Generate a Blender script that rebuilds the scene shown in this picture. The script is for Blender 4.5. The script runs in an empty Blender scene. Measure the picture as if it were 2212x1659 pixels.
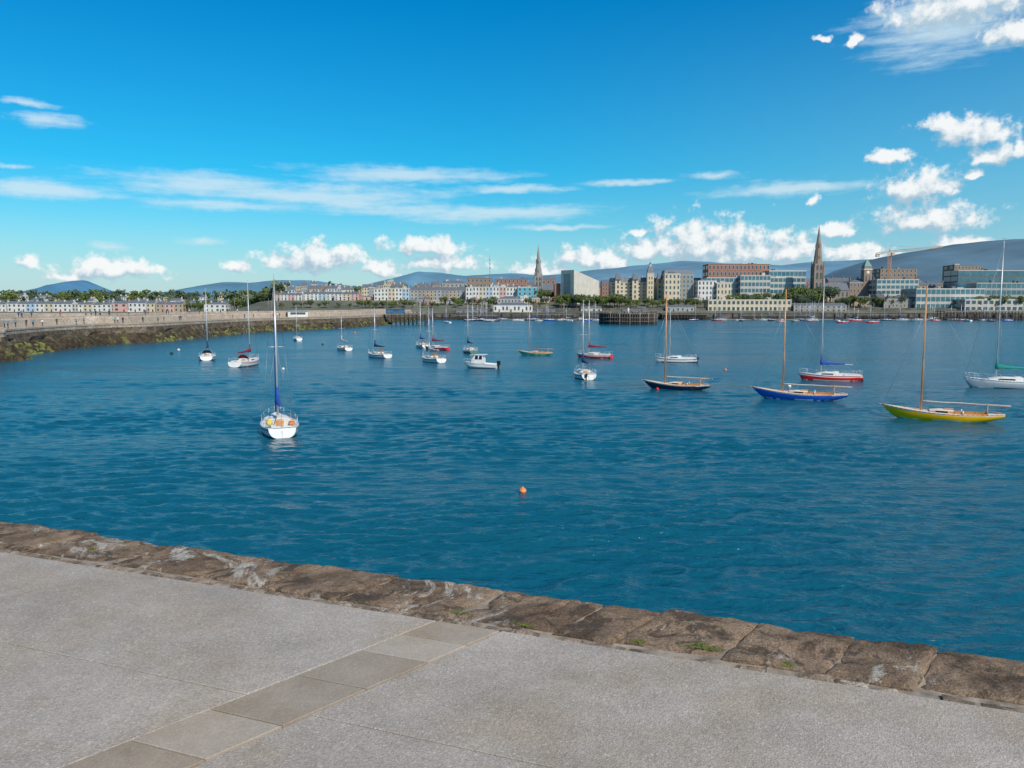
import bpy, math, random
import numpy as np
from math import sin, cos, pi, radians
from mathutils import Vector, Matrix, noise
random.seed(7)
scene = bpy.context.scene
scene.view_settings.view_transform = 'Standard'
scene.view_settings.look = 'None'
scene.view_settings.exposure = 0

# ---------------- camera survey helpers (real-world metres; water is z=0) -------------
F = 1703.; CX = 1106.; CY = 829.5; H = 9.5
PITCH = math.atan((CY-661)/F)
def ray(px, py):
    u = (px-CX)/F; v = (CY-py)/F
    c, s = cos(PITCH), sin(PITCH)
    return Vector((u, c+v*s, -s+v*c))
def on_z(px, py, z=0.):
    d = ray(px, py); t = (z-H)/d.z
    return Vector((d.x*t, d.y*t, z))
def at_y(px, py, Y):
    d = ray(px, py); t = Y/d.y
    return Vector((d.x*t, Y, H+d.z*t))

cam = bpy.data.cameras.new('camera'); camo = bpy.data.objects.new('camera', cam)
scene.collection.objects.link(camo)
cam.sensor_width = 36; cam.lens = F/2212*36
cam.clip_start = 0.1; cam.clip_end = 60000
camo.location = (0, 0, H); camo.rotation_euler = (pi/2-PITCH, 0, 0)
scene.camera = camo

# ---------------- materials ----------------
_m = {}
def M(name, col, rough=.6, var=.15, scale=3., metal=0., bump=0., spec=.5, detail=4):
    if name in _m: return _m[name]
    m = bpy.data.materials.new(name); m.use_nodes = True
    nt = m.node_tree; b = nt.nodes['Principled BSDF']
    b.inputs['Roughness'].default_value = rough
    b.inputs['Metallic'].default_value = metal
    b.inputs['Specular IOR Level'].default_value = spec
    tc = nt.nodes.new('ShaderNodeTexCoord')
    n = nt.nodes.new('ShaderNodeTexNoise'); n.inputs['Scale'].default_value = scale; n.inputs['Detail'].default_value = detail
    nt.links.new(tc.outputs['Object'], n.inputs['Vector'])
    mr = nt.nodes.new('ShaderNodeMapRange')
    mr.inputs['From Min'].default_value = .3; mr.inputs['From Max'].default_value = .7
    mr.inputs['To Min'].default_value = 1-var; mr.inputs['To Max'].default_value = 1+var
    nt.links.new(n.outputs['Fac'], mr.inputs['Value'])
    vm = nt.nodes.new('ShaderNodeVectorMath'); vm.operation = 'SCALE'
    vm.inputs[0].default_value = col[:3]
    nt.links.new(mr.outputs['Result'], vm.inputs['Scale'])
    nt.links.new(vm.outputs['Vector'], b.inputs['Base Color'])
    if bump:
        bp = nt.nodes.new('ShaderNodeBump'); bp.inputs['Distance'].default_value = bump
        nt.links.new(n.outputs['Fac'], bp.inputs['Height']); nt.links.new(bp.outputs['Normal'], b.inputs['Normal'])
    _m[name] = m
    return m

class MB:
    def __init__(s): s.v = []; s.f = []; s.m = []; s.s = []; s.mats = []
    def mi(s, mat):
        if mat not in s.mats: s.mats.append(mat)
        return s.mats.index(mat)
    def face(s, pts, mat, smooth=False):
        k = len(s.v); s.v.extend([tuple(p) for p in pts]); s.f.append(tuple(range(k, k+len(pts))))
        s.m.append(s.mi(mat)); s.s.append(smooth)
    def box(s, x0, x1, y0, y1, z0, z1, mat):
        k = len(s.v)
        s.v += [(x0,y0,z0),(x1,y0,z0),(x1,y1,z0),(x0,y1,z0),(x0,y0,z1),(x1,y0,z1),(x1,y1,z1),(x0,y1,z1)]
        i = s.mi(mat)
        for f in [(0,3,2,1),(4,5,6,7),(0,1,5,4),(1,2,6,5),(2,3,7,6),(3,0,4,7)]:
            s.f.append(tuple(k+a for a in f)); s.m.append(i); s.s.append(False)
    def cyl(s, a, b, r0, r1, mat, n=8, smooth=True):
        a = Vector(a); b = Vector(b); d = (b-a).normalized()
        up = Vector((0,0,1)) if abs(d.z) < .9 else Vector((1,0,0))
        x = d.cross(up).normalized(); y = d.cross(x)
        ra = [a+(x*cos(2*pi*i/n)+y*sin(2*pi*i/n))*r0 for i in range(n)]
        rb = [b+(x*cos(2*pi*i/n)+y*sin(2*pi*i/n))*r1 for i in range(n)]
        s.loft([ra, rb], mat, True, True, smooth)
    def loft(s, rings, mat, closed=True, cap=True, smooth=True):
        k = len(s.v); n = len(rings[0])
        for r in rings: s.v.extend([tuple(p) for p in r])
        isf = callable(mat)
        for i in range(len(rings)-1):
            for j in range(n if closed else n-1):
                a = k+i*n+j; b = k+i*n+(j+1) % n
                q = (a, b, b+n, a+n)
                s.f.append(q)
                if isf:
                    c = sum((Vector(s.v[t]) for t in q), Vector())/4
                    s.m.append(s.mi(mat(c, i, j)))
                else: s.m.append(s.mi(mat))
                s.s.append(smooth)
        if cap and not isf:
            s.f.append(tuple(range(k+n-1, k-1, -1))); s.m.append(s.mi(mat)); s.s.append(False)
            e = k+(len(rings)-1)*n
            s.f.append(tuple(range(e, e+n))); s.m.append(s.mi(mat)); s.s.append(False)
    def ball(s, c, rx, ry, rz, mat, n=10, m=6):
        c = Vector(c)
        rings = [[c+Vector((rx*sin(pi*i/m+1e-3)*cos(2*pi*j/n), ry*sin(pi*i/m+1e-3)*sin(2*pi*j/n), rz*cos(pi*i/m))) for j in range(n)] for i in range(m+1)]
        s.loft(rings, mat, True, False, True)
    def mesh(s, name):
        me = bpy.data.meshes.new(name); me.from_pydata(s.v, [], s.f)
        for m in s.mats: me.materials.append(m)
        me.polygons.foreach_set('material_index', s.m); me.polygons.foreach_set('use_smooth', s.s)
        me.update(); return me
    def obj(s, name, loc=(0,0,0), rz=0., parent=None):
        return put(s.mesh(name), name, loc, rz, parent)
def put(me, name, loc=(0,0,0), rz=0., parent=None, sc=(1,1,1)):
    o = bpy.data.objects.new(name, me); scene.collection.objects.link(o)
    o.location = loc; o.rotation_euler = (0,0,rz); o.scale = sc
    if parent: o.parent = parent
    return o

# ---------------- sky ----------------
SUN_AZ = radians(146); SUN_EL = radians(40)
w = bpy.data.worlds.new('sky'); scene.world = w; w.use_nodes = True
try: w.cycles.sampling_method = 'NONE'
except Exception as e: print(e)
nt = w.node_tree; nd = nt.nodes; lk = nt.links; nd.clear()
def N(t, tree=None, **kw):
    n = (tree or nt).nodes.new(t)
    for k, v in kw.items(): setattr(n, k, v)
    return n
def math_(op, a, b=None, c=None, clamp=False, tree=None):
    tr = tree or nt
    n = tr.nodes.new('ShaderNodeMath'); n.operation = op; n.use_clamp = clamp
    for i, x in enumerate((a, b, c)):
        if x is None: continue
        if isinstance(x, (int, float)): n.inputs[i].default_value = x
        else: tr.links.new(x, n.inputs[i])
    return n.outputs[0]
def vmath(op, a, b=None, c=None, tree=None):
    tr = tree or nt
    n = tr.nodes.new('ShaderNodeVectorMath'); n.operation = op
    for i, x in enumerate((a, b, c)):
        if x is None: continue
        if isinstance(x, (tuple, Vector)): n.inputs[i].default_value = x
        else: tr.links.new(x, n.inputs[i])
    return n
def azel(px, py):
    d = ray(px, py).normalized(); return math.atan2(d.x, d.y), math.asin(d.z)
def cloud_group(name, blobs, flat):
    g = bpy.data.node_groups.new(name, 'ShaderNodeTree')
    g.interface.new_socket('P', in_out='INPUT', socket_type='NodeSocketVector')
    g.interface.new_socket('D', in_out='OUTPUT', socket_type='NodeSocketFloat')
    gi = g.nodes.new('NodeGroupInput'); go = g.nodes.new('NodeGroupOutput'); acc = None
    for (cx, cy, rx, ry) in blobs:
        a, e = azel(cx, cy); sx = 1/max(1e-4, azel(cx+rx, cy)[0]-a); sy = 1/max(1e-4, azel(cx, cy-ry)[1]-e)
        q = vmath('MULTIPLY_ADD', gi.outputs['P'], (sx, sy, 0), (-a*sx, -e*sy, 0), tree=g).outputs[0]
        if flat:
            q2 = vmath('MULTIPLY', q, (1, -flat, 1), tree=g).outputs[0]
            q = vmath('MAXIMUM', q, q2, tree=g).outputs[0]
        l = vmath('LENGTH', q, tree=g).outputs['Value']
        acc = l if acc is None else math_('SMOOTH_MIN', acc, l, .25, tree=g)
    o = math_('SUBTRACT', 1., acc, tree=g)
    g.links.new(o, go.inputs['D']); return g
cumulus = [(1515,535,150,68),(1400,545,80,32),(1290,562,110,34),(1620,552,80,32),(1700,545,90,46),(1850,555,90,30),(1815,500,60,20),(1760,432,22,17),
 (1980,412,100,50),(1915,344,62,22),(2010,480,135,42),(2075,520,60,16),(2110,292,100,42),(2035,270,62,24),(2135,338,52,28),(2100,380,22,18),(2205,325,32,34),
 (690,565,115,42),(600,568,60,18),(820,585,50,26),(920,535,95,26),(960,572,95,28),(512,580,34,20),(240,586,120,32),(70,567,34,20),(150,600,55,14),(1850,88,26,15),(1780,80,24,10),
 (1375,505,36,11),(2080,15,190,70),(2190,75,80,40),(1170,588,80,22)]
cirrus = [(880,378,280,24),(1100,408,160,11),(110,412,180,28),(430,398,270,32),(700,425,320,34),(1000,458,360,24),(1210,491,130,8),(90,258,85,20),(1700,408,220,20),(480,442,200,16),(240,533,62,13),(435,522,58,11),(2040,45,230,110),(60,222,90,10),(1540,378,80,12),(1350,395,130,9),(30,358,60,8)]
tc = N('ShaderNodeTexCoord'); sx = N('ShaderNodeSeparateXYZ'); lk.new(tc.outputs['Generated'], sx.inputs[0])
az = math_('ARCTAN2', sx.outputs[0], sx.outputs[1]); el = math_('ARCSINE', sx.outputs[2])
cb = N('ShaderNodeCombineXYZ'); lk.new(az, cb.inputs[0]); lk.new(el, cb.inputs[1]); P = cb.outputs[0]
def nz(vec, scale, detail=6, rough=.55, out='Fac'):
    n = N('ShaderNodeTexNoise'); n.inputs['Scale'].default_value = scale; n.inputs['Detail'].default_value = detail
    n.inputs['Roughness'].default_value = rough; lk.new(vec, n.inputs['Vector']); return n.outputs[out]
warp = vmath('MULTIPLY', vmath('SUBTRACT', nz(P, 38, 4, .55, 'Color'), (.5,.5,.5)).outputs[0], (.034,.020,0)).outputs[0]
G = cloud_group('cumulus_field', cumulus, 1.7); G2 = cloud_group('cirrus_field', cirrus, 0)
def cum(vec):
    g = N('ShaderNodeGroup'); g.node_tree = G
    lk.new(vmath('ADD', vec, warp).outputs[0], g.inputs[0])
    f = nz(vec, 52, 8, .60)
    return g.outputs[0], math_('MULTIPLY', math_('SUBTRACT', f, .5), 2.5)
D1, f1 = cum(P); D2, f2 = cum(vmath('ADD', P, (.006, .011, 0)).outputs[0])
def mr(v, a, b, c, d, kind='SMOOTHSTEP'):
    n = N('ShaderNodeMapRange', interpolation_type=kind); lk.new(v, n.inputs['Value'])
    for k, x in zip(('From Min','From Max','To Min','To Max'), (a,b,c,d)): n.inputs[k].default_value = x
    return n.outputs['Result']
d1 = math_('ADD', D1, f1)
acum = mr(d1, -.20, .48, 0, .96)
lit = mr(math_('ADD', math_('MULTIPLY', math_('SUBTRACT', D1, D2), .75), math_('MULTIPLY', math_('SUBTRACT', f1, f2), .9)), -.42, .58, 0, 1)
g2 = N('ShaderNodeGroup'); g2.node_tree = G2
warp2 = vmath('MULTIPLY', warp, (1.2, .5, 0)).outputs[0]
lk.new(vmath('ADD', P, warp2).outputs[0], g2.inputs[0])
st = nz(vmath('MULTIPLY', P, (.16, 1.4, 1)).outputs[0], 48, 7, .6)
fine = nz(vmath('MULTIPLY', P, (.5, 1.6, 1)).outputs[0], 90, 6, .65)
dc = math_('ADD', g2.outputs[0], math_('ADD', math_('MULTIPLY', math_('SUBTRACT', st, .5), 1.8), math_('MULTIPLY', math_('SUBTRACT', fine, .5), .7)))
acir = mr(dc, -.10, .95, 0, .74)
sky = N('ShaderNodeTexSky', sky_type='NISHITA'); sky.sun_disc = False; sky.sun_elevation = SUN_EL; sky.sun_rotation = SUN_AZ
sky.air_density = 1.0; sky.dust_density = .4; sky.ozone_density = 2.5
ramp = N('ShaderNodeValToRGB'); cr = ramp.color_ramp
lk.new(mr(sx.outputs[2], 0, 1, 0, 1, 'LINEAR'), ramp.inputs[0])
stops = [(0.0,(.80,.96,.98)),(.06,(.50,.96,1.06)),(.16,(.10,.98,1.22)),(.36,(.0,.88,1.34)),(.6,(.80,.98,1.05))]
cr.elements[0].position = 0; cr.elements[0].color = (*stops[0][1],1)
cr.elements[1].position = stops[-1][0]; cr.elements[1].color = (*stops[-1][1],1)
for p, c in stops[1:-1]:
    e = cr.elements.new(p); e.color = (*c,1)
skyc = vmath('MULTIPLY', sky.outputs[0], ramp.outputs[0]).outputs[0]
def mix(f, a, b):
    n = N('ShaderNodeMix', data_type='RGBA'); lk.new(f, n.inputs[0])
    for i, x in ((6,a),(7,b)):
        if isinstance(x, tuple): n.inputs[i].default_value = (*x,1)
        else: lk.new(x, n.inputs[i])
    return n.outputs[2]
veil = math_('MULTIPLY', mr(az, -.1, .8, 0, .38), mr(el, .02, .40, 1, 0))
skyc = mix(veil, skyc, (4.0,6.7,8.4))
lowhaze = mr(el, .0, .11, .55, 0)
skyc = mix(lowhaze, skyc, (4.4,6.3,7.9))
c1 = mix(acir, skyc, (6.6,8.2,9.0))
ccol = mix(lit, (4.0,5.6,6.8), (9.4,9.6,9.6))
c2 = mix(acum, c1, ccol)
bg = N('ShaderNodeBackground'); bg.inputs['Strength'].default_value = .1; lk.new(c2, bg.inputs['Color'])
out = N('ShaderNodeOutputWorld'); lk.new(bg.outputs[0], out.inputs['Surface'])

sun = bpy.data.lights.new('sun', 'SUN'); sun.energy = 4.2; sun.angle = radians(.5); sun.color = (1,.92,.81)
so = bpy.data.objects.new('sun', sun); scene.collection.objects.link(so)
sd = Vector((sin(SUN_AZ)*cos(SUN_EL), cos(SUN_AZ)*cos(SUN_EL), sin(SUN_EL)))
so.rotation_euler = sd.to_track_quat('Z', 'Y').to_euler(); so.location = (100,-50,120)

# ---------------- sea ----------------
def sea_mat():
    m = bpy.data.materials.new('sea_water'); m.use_nodes = True; t = m.node_tree; b = t.nodes['Principled BSDF']
    b.inputs['Base Color'].default_value = (.003,.090,.145,1); b.inputs['Roughness'].default_value = .17; b.inputs['IOR'].default_value = 1.33
    tcn = t.nodes.new('ShaderNodeTexCoord')
    def ns(sc, mscale, det, rot=0., dist=0.):
        mp = t.nodes.new('ShaderNodeMapping'); mp.inputs['Scale'].default_value = mscale; mp.inputs['Rotation'].default_value = (0,0,rot)
        t.links.new(tcn.outputs['Object'], mp.inputs[0])
        n = t.nodes.new('ShaderNodeTexNoise'); n.inputs['Scale'].default_value = sc; n.inputs['Detail'].default_value = det
        n.inputs['Distortion'].default_value = dist
        t.links.new(mp.outputs[0], n.inputs['Vector']); return n.outputs['Fac']
    c = ns(1.5, (.5,1.15,1), 4, -.1, .3); d = ns(5, (.6,1.1,1), 3, .15); sw = ns(.22, (.35,1.3,1), 5, .08)
    big = ns(.03, (.4,2.,1), 5, .1)
    s = math_('ADD', math_('MULTIPLY', sw, .55, tree=t), math_('ADD', math_('MULTIPLY', c, .26, tree=t), math_('MULTIPLY', d, .085, tree=t), tree=t), tree=t)
    amp = t.nodes.new('ShaderNodeMapRange'); t.links.new(big, amp.inputs[0])
    for k, x in zip(('From Min','From Max','To Min','To Max'), (.35,.65,.14,.24)): amp.inputs[k].default_value = x
    t.links.new(amp.outputs[0], b.inputs['Roughness'])
    bp = t.nodes.new('ShaderNodeBump'); bp.inputs['Distance'].default_value = .9; bp.inputs['Strength'].default_value = 1
    t.links.new(s, bp.inputs['Height']); t.links.new(bp.outputs['Normal'], b.inputs['Normal'])
    return m
def build_sea():
    rng = np.random.default_rng(5)
    ys = [4.]; 
    while ys[-1] < 230: ys.append(ys[-1]+max(.12, ys[-1]**2/7500*.7) if ys[-1] > 12 else ys[-1]+1)
    ys += [270,330,420,520,640,900,2000,6000,30000]
    us = [-20,-4,-1.6,-1.1]+list(np.linspace(-.8,.8,680))+[1.1,1.6,4,20]
    Y_ = np.array(ys)[:,None]; U_ = np.array(us)[None,:]; X = U_*Y_; YY = Y_+0*U_
    dy = np.gradient(np.array(ys))[:,None]
    dx = np.maximum(Y_*.0024, .01)
    Z = np.zeros_like(X)
    patch = .85+.22*np.sin(X*.07+YY*.23+1)+.16*np.sin(X*-.03+YY*.37+2)+.15*np.sin(X*.19-YY*.17)
    wx = X+.5*np.sin(YY*.45+X*.21)+.35*np.sin(YY*.9-X*.5); wy = YY+.3*np.sin(X*.35+YY*.12)+.2*np.sin(X*.8+2)
    n = 64
    for i in range(n):
        lam = .5*(4.2/.5)**(i/(n-1)); th = pi/2+.13+rng.normal(0,.36); kk = 2*pi/lam
        a = lam*.0068*rng.uniform(.5,1.2)*(1 if lam < 1.4 else (1.4/lam)**.9)
        ph = rng.uniform(0,2*pi)
        wgt = np.clip(lam/(2.2*np.maximum(dy,dx))-.3,0,1)
        arg = kk*(cos(th)*wx+sin(th)*wy)+ph
        Z += a*wgt*(np.sin(arg)+.25*np.cos(2*arg))
    Z *= np.clip(patch,.3,1.5)
    Z[np.abs(U_+0*Y_) > .81] = 0
    nr, nc = X.shape
    co = np.stack([X,YY,Z],-1).reshape(-1,3)
    i, j = np.meshgrid(np.arange(nr-1), np.arange(nc-1), indexing='ij')
    a = (i*nc+j).ravel(); q = np.stack([a,a+1,a+1+nc,a+nc],-1)
    me = bpy.data.meshes.new('sea_water'); me.vertices.add(len(co)); me.vertices.foreach_set('co', co.ravel())
    me.loops.add(q.size); me.loops.foreach_set('vertex_index', q.ravel().astype(np.int32))
    me.polygons.add(len(q)); me.polygons.foreach_set('loop_start', (np.arange(len(q))*4).astype(np.int32)); me.polygons.foreach_set('loop_total', np.full(len(q),4,dtype=np.int32))
    me.polygons.foreach_set('use_smooth', np.ones(len(q),dtype=bool)); me.update(calc_edges=True); me.validate()
    me.materials.append(sea_mat()); put(me,'sea_water')
    print('sea faces', len(q))
build_sea()

# ---------------- ground beyond the harbour ----------------
def zland(x, y):
    t = lambda a, b: max(0, min(1, (y-a)/(b-a)))
    r = max(0, min(1, (x+235)/40)); r = r*r*(3-2*r)
    hi = 4+4*t(575,600)+6*t(605,640)+8*t(650,900)+12*t(900,2500)
    lo = 3.6+1*t(560,700)+11*t(720,900)+16*t(900,2500)
    return lo+(hi-lo)*r
mg = M('grassy_ground', (.12,.125,.085), .9, .45, .03)
mb = MB(); ys = [566,575,585,600,605,620,640,650,700,720,800,900,1200,1800,2500,5000,12000,28000]
xs = [-20000,-6000,-2000,-1000,-600,-400,-300,-235,-225,-215,-205,-195,-100,0,100,200,300,400,500,700,1200,3000,8000,20000]
for j in range(len(ys)-1):
    for i in range(len(xs)-1):
        mb.face([(xs[a],ys[b],zland(xs[a],ys[b])) for a,b in ((i,j),(i+1,j),(i+1,j+1),(i,j+1))], mg, True)
mb.obj('ground')

def hills(name, pts, Y, depth, col, seed):
    m = M('hill_haze_mat%d'%seed, col, 1, .22, .0022, spec=.1, detail=6)  # bluish base colour has the distance haze painted in, no volumetric air
    mb = MB(); rings = []
    n = 160
    def prof(px):
        for (a,ya),(b,yb) in zip(pts, pts[1:]):
            if a <= px <= b:
                f = (px-a)/(b-a); return ya+(yb-ya)*f
        return pts[-1][1]
    for r in range(9):
        f = r/8; row = []
        for i in range(n+1):
            px = pts[0][0]+(pts[-1][0]-pts[0][0])*i/n
            yy = sum(prof(min(pts[-1][0],max(pts[0][0],px+o))) for o in (-12,-6,0,6,12))/5
            p = at_y(px, yy, Y)
            hz = p.z*(sin(f*pi/2)**.8) if r else -20
            yw = Y-depth*(1-f)
            k = noise.fractal(Vector((p.x*.0006+seed, yw*.0006, 0)), .8, 2, 5)
            hz2 = hz+k*p.z*.16*sin(pi*min(1,f*1.0)) + noise.noise(Vector((p.x*.004+seed, f*4, 0)))*p.z*.02
            row.append((p.x, yw, hz2))
        rings.append(row)
    rings.append([(x, y+depth*.8, -20) for x, y, z in rings[-1]])
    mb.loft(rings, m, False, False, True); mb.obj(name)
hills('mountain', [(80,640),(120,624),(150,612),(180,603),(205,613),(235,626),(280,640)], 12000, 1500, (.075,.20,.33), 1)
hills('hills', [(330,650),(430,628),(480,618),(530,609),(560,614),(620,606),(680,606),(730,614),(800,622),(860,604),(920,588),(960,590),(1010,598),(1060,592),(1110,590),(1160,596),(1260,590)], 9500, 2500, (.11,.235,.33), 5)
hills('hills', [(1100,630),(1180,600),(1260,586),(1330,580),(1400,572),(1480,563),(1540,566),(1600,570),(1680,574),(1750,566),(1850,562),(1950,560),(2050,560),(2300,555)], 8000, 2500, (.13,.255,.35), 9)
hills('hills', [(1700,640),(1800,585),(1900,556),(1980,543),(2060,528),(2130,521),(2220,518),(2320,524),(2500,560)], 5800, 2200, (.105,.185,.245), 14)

# ---------------- near pier ----------------
ZP = 7.85
A = on_z(0,1124,ZP); B = on_z(2212,1427,ZP)
U = (B-A).normalized(); V = Vector((U.y,-U.x,0))
if V.y > 0: V = -V
def uv(p): d = p-A; return d.dot(U), d.dot(V)
def wp(u, v, z=0.): return A+U*u+V*v+Vector((0,0,z))
vin = (uv(on_z(0,1185,ZP))[1]+uv(on_z(2212,1520,ZP))[1])/2
def stone_mat(name, c1, c2, c3, sc=3., spots=True, dirt=None, grain=90, bmp=.012):
    m = bpy.data.materials.new(name); m.use_nodes = True; t = m.node_tree; b = t.nodes['Principled BSDF']
    b.inputs['Roughness'].default_value = .88; b.inputs['Specular IOR Level'].default_value = .25
    tcn = t.nodes.new('ShaderNodeTexCoord')
    def ns(s, d=6, r=.6, w=0., off=0.):
        n = t.nodes.new('ShaderNodeTexNoise'); n.inputs['Scale'].default_value = s; n.inputs['Detail'].default_value = d; n.inputs['Roughness'].default_value = r
        n.inputs['Distortion'].default_value = w
        v = vmath('ADD', tcn.outputs['Object'], (off,off*.7,0), tree=t).outputs[0]
        t.links.new(v, n.inputs['Vector']); return n.outputs['Fac']
    def rm(v, a, b_, c=0, d=1):
        n = t.nodes.new('ShaderNodeMapRange'); t.links.new(v, n.inputs[0])
        for k, x in zip(('From Min','From Max','To Min','To Max'), (a,b_,c,d)): n.inputs[k].default_value = x
        return n.outputs[0]
    def mx(f, a, b2):
        n = t.nodes.new('ShaderNodeMix'); n.data_type = 'RGBA'; t.links.new(f, n.inputs[0])
        for i, x in ((6,a),(7,b2)):
            if isinstance(x, tuple): n.inputs[i].default_value = (*x,1)
            else: t.links.new(x, n.inputs[i])
        return n.outputs[2]
    base = mx(rm(ns(sc,8,.7,.4), .42,.58), c1, c2)
    if dirt: base = mx(rm(ns(sc*1.7,8,.75,.6,13.), .50,.57,0,.85), base, dirt)
    if spots: base = mx(rm(ns(sc*.6,10,.78,.9,31.), .555,.60,0,.9), base, c3)
    gr = ns(grain,3,.7); gn = rm(gr,.35,.65,.66,1.34)
    vm = t.nodes.new('ShaderNodeVectorMath'); vm.operation = 'SCALE'; t.links.new(base, vm.inputs[0]); t.links.new(gn, vm.inputs['Scale'])
    t.links.new(vm.outputs[0], b.inputs['Base Color'])
    bp = t.nodes.new('ShaderNodeBump'); bp.inputs['Distance'].default_value = bmp
    t.links.new(math_('ADD', ns(18 if grain > 50 else 3,8,.7), math_('MULTIPLY', gr, .35, tree=t), tree=t), bp.inputs['Height']); t.links.new(bp.outputs[0], b.inputs['Normal'])
    return m
m_cop = stone_mat('coping_granite', (.16,.108,.07), (.32,.225,.15), (.50,.46,.40), 2.6, dirt=(.075,.054,.038), bmp=.026)
m_wall = stone_mat('pier_wall_granite', (.20,.17,.14), (.34,.29,.24), (.42,.38,.33), 1.2)
def paving_mat(name, base, k=1.):
    m = bpy.data.materials.new(name); m.use_nodes = True; t = m.node_tree; b = t.nodes['Principled BSDF']
    b.inputs['Roughness'].default_value = .85; b.inputs['Specular IOR Level'].default_value = .25
    tcn = t.nodes.new('ShaderNodeTexCoord')
    def rm(v, a, b_, c=0, d=1):
        n = t.nodes.new('ShaderNodeMapRange'); t.links.new(v, n.inputs[0])
        for kk, x in zip(('From Min','From Max','To Min','To Max'), (a,b_,c,d)): n.inputs[kk].default_value = x
        return n.outputs[0]
    def ns(s, d=3, r=.6, out='Fac', w=0.):
        n = t.nodes.new('ShaderNodeTexNoise'); n.inputs['Scale'].default_value = s; n.inputs['Detail'].default_value = d; n.inputs['Roughness'].default_value = r
        n.inputs['Distortion'].default_value = w
        t.links.new(tcn.outputs['Object'], n.inputs['Vector']); return n.outputs[out]
    vo = t.nodes.new('ShaderNodeTexVoronoi'); vo.inputs['Scale'].default_value = 150; t.links.new(tcn.outputs['Object'], vo.inputs['Vector'])
    sep = t.nodes.new('ShaderNodeSeparateColor'); t.links.new(vo.outputs['Color'], sep.inputs[0])
    st1 = rm(sep.outputs[0], .0, 1., 1-.17*k, 1+.17*k)
    wht = rm(sep.outputs[1], .94, .97, 0, .38*k)
    f = math_('MULTIPLY', st1, rm(ns(.8,7,.7,w=.4), .3,.7,.80,1.18), tree=t)
    f = math_('MULTIPLY', f, rm(ns(5,6,.75), .3,.7,.90,1.10), tree=t)
    f = math_('MULTIPLY', f, rm(ns(2.2,8,.8,w=1.2), .58,.68,1,.86), tree=t)
    f = math_('MULTIPLY', f, rm(ns(60,3,.7), .3,.7,1-.12*k,1+.12*k), tree=t)
    f = math_('ADD', f, wht, tree=t)
    mx = t.nodes.new('ShaderNodeMix'); mx.data_type = 'RGBA'; mx.inputs[6].default_value = (*base,1); mx.inputs[7].default_value = (base[0]*.92,base[1]*.86,base[2]*.77,1)
    t.links.new(rm(ns(1.7,6,.7), .45,.62,0,.8), mx.inputs[0])
    vm = t.nodes.new('ShaderNodeVectorMath'); vm.operation = 'SCALE'; t.links.new(mx.outputs[2], vm.inputs[0]); t.links.new(f, vm.inputs['Scale'])
    t.links.new(vm.outputs[0], b.inputs['Base Color'])
    bp = t.nodes.new('ShaderNodeBump'); bp.inputs['Distance'].default_value = .0018*k; t.links.new(vo.outputs['Distance'], bp.inputs['Height'])
    t.links.new(bp.outputs[0], b.inputs['Normal']); return m
m_pav = paving_mat('exposed_aggregate', (.375,.335,.295), 1)
m_slab = paving_mat('paving_slab', (.315,.268,.215), .45)
m_slab2 = paving_mat('paving_slab_pale', (.385,.34,.29), .45)
m_joint = M('joint_sand', (.04,.032,.026), .95, .3, 20)
m_mort = M('old_mortar', (.28,.235,.185), .95, .4, 14, bump=.01)
r1 = uv(on_z(400,1659,ZP)); r2 = uv(on_z(1085,1360,ZP)); kR = (r1[0]-r2[0])/(r1[1]-r2[1])
l1 = uv(on_z(130,1659,ZP)); l2 = uv(on_z(950,1337,ZP))
k = ((l1[0]-l2[0])/(l1[1]-l2[1])+kR)/2
uR = lambda v: r2[0]+(v-r2[1])*k
uL = lambda v: uR(v)-(r2[0]-l2[0]) 
vj = vin+.07
vL = uv(on_z(250,1440,ZP))[1]; vR = uv(on_z(900,1595,ZP))[1]
mb = MB()
def panel(pts, mat, z=0., th=.06, gap=.004):
    c = sum((Vector((a,b,0)) for a,b in pts), Vector())/len(pts)
    def ins(g):
        r = []
        for a, b in pts:
            d = (c-Vector((a,b,0))); d.x = max(-g,min(g,d.x)); d.y = max(-g,min(g,d.y)); r.append((a+d.x,b+d.y))
        return r
    q = ins(gap); q2 = ins(gap+.003)
    top = [wp(a,b,z) for a,b in q]; bot = [wp(a,b,z-th) for a,b in q]; ch = [wp(a,b,z+.002) for a,b in q2]
    mb.face(ch, mat); n = len(pts)
    for i in range(n):
        mb.face([ch[i],top[i],top[(i+1)%n],ch[(i+1)%n]], mat); mb.face([top[i],bot[i],bot[(i+1)%n],top[(i+1)%n]], mat)
for side in (-1, 1):
    vs = [vj, vL if side < 0 else vR, 3.6, 5.6, 8]
    for a, b in zip(vs, vs[1:]):
        step = 3.2
        for c in range(5):
            if side < 0:
                e0 = (lambda v, c=c: uL(v)-c*step); e1 = (lambda v, c=c: uL(v)-(c+1)*step)
                panel([(e1(a),a),(e0(a),a),(e0(b),b),(e1(b),b)], m_pav, gap=.003)
            else:
                panel([(uR(a)+c*step*1.6+.012,a),(uR(a)+(c+1)*step*1.6,a),(uR(b)+(c+1)*step*1.6,b),(uR(b)+c*step*1.6+.012,b)], m_pav, gap=.003)
vs = [vj]+sorted(uv(on_z(x,y,ZP))[1] for x,y in ((870,1370),(780,1405),(650,1460),(455,1532),(285,1600)))+[2.9,3.4,3.9,4.5,5.2,6,7,8]
vs = [vs[0]]+[v for v in vs[1:] if v > vj+.05]
for i, (a, b) in enumerate(zip(vs, vs[1:])):
    panel([(uL(a),a),(uR(a),a),(uR(b),b),(uL(b),b)], (m_slab, m_slab2, m_slab)[i % 3], -.001, gap=.0035)
mb.obj('pier_pavement')
mb = MB()
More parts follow.
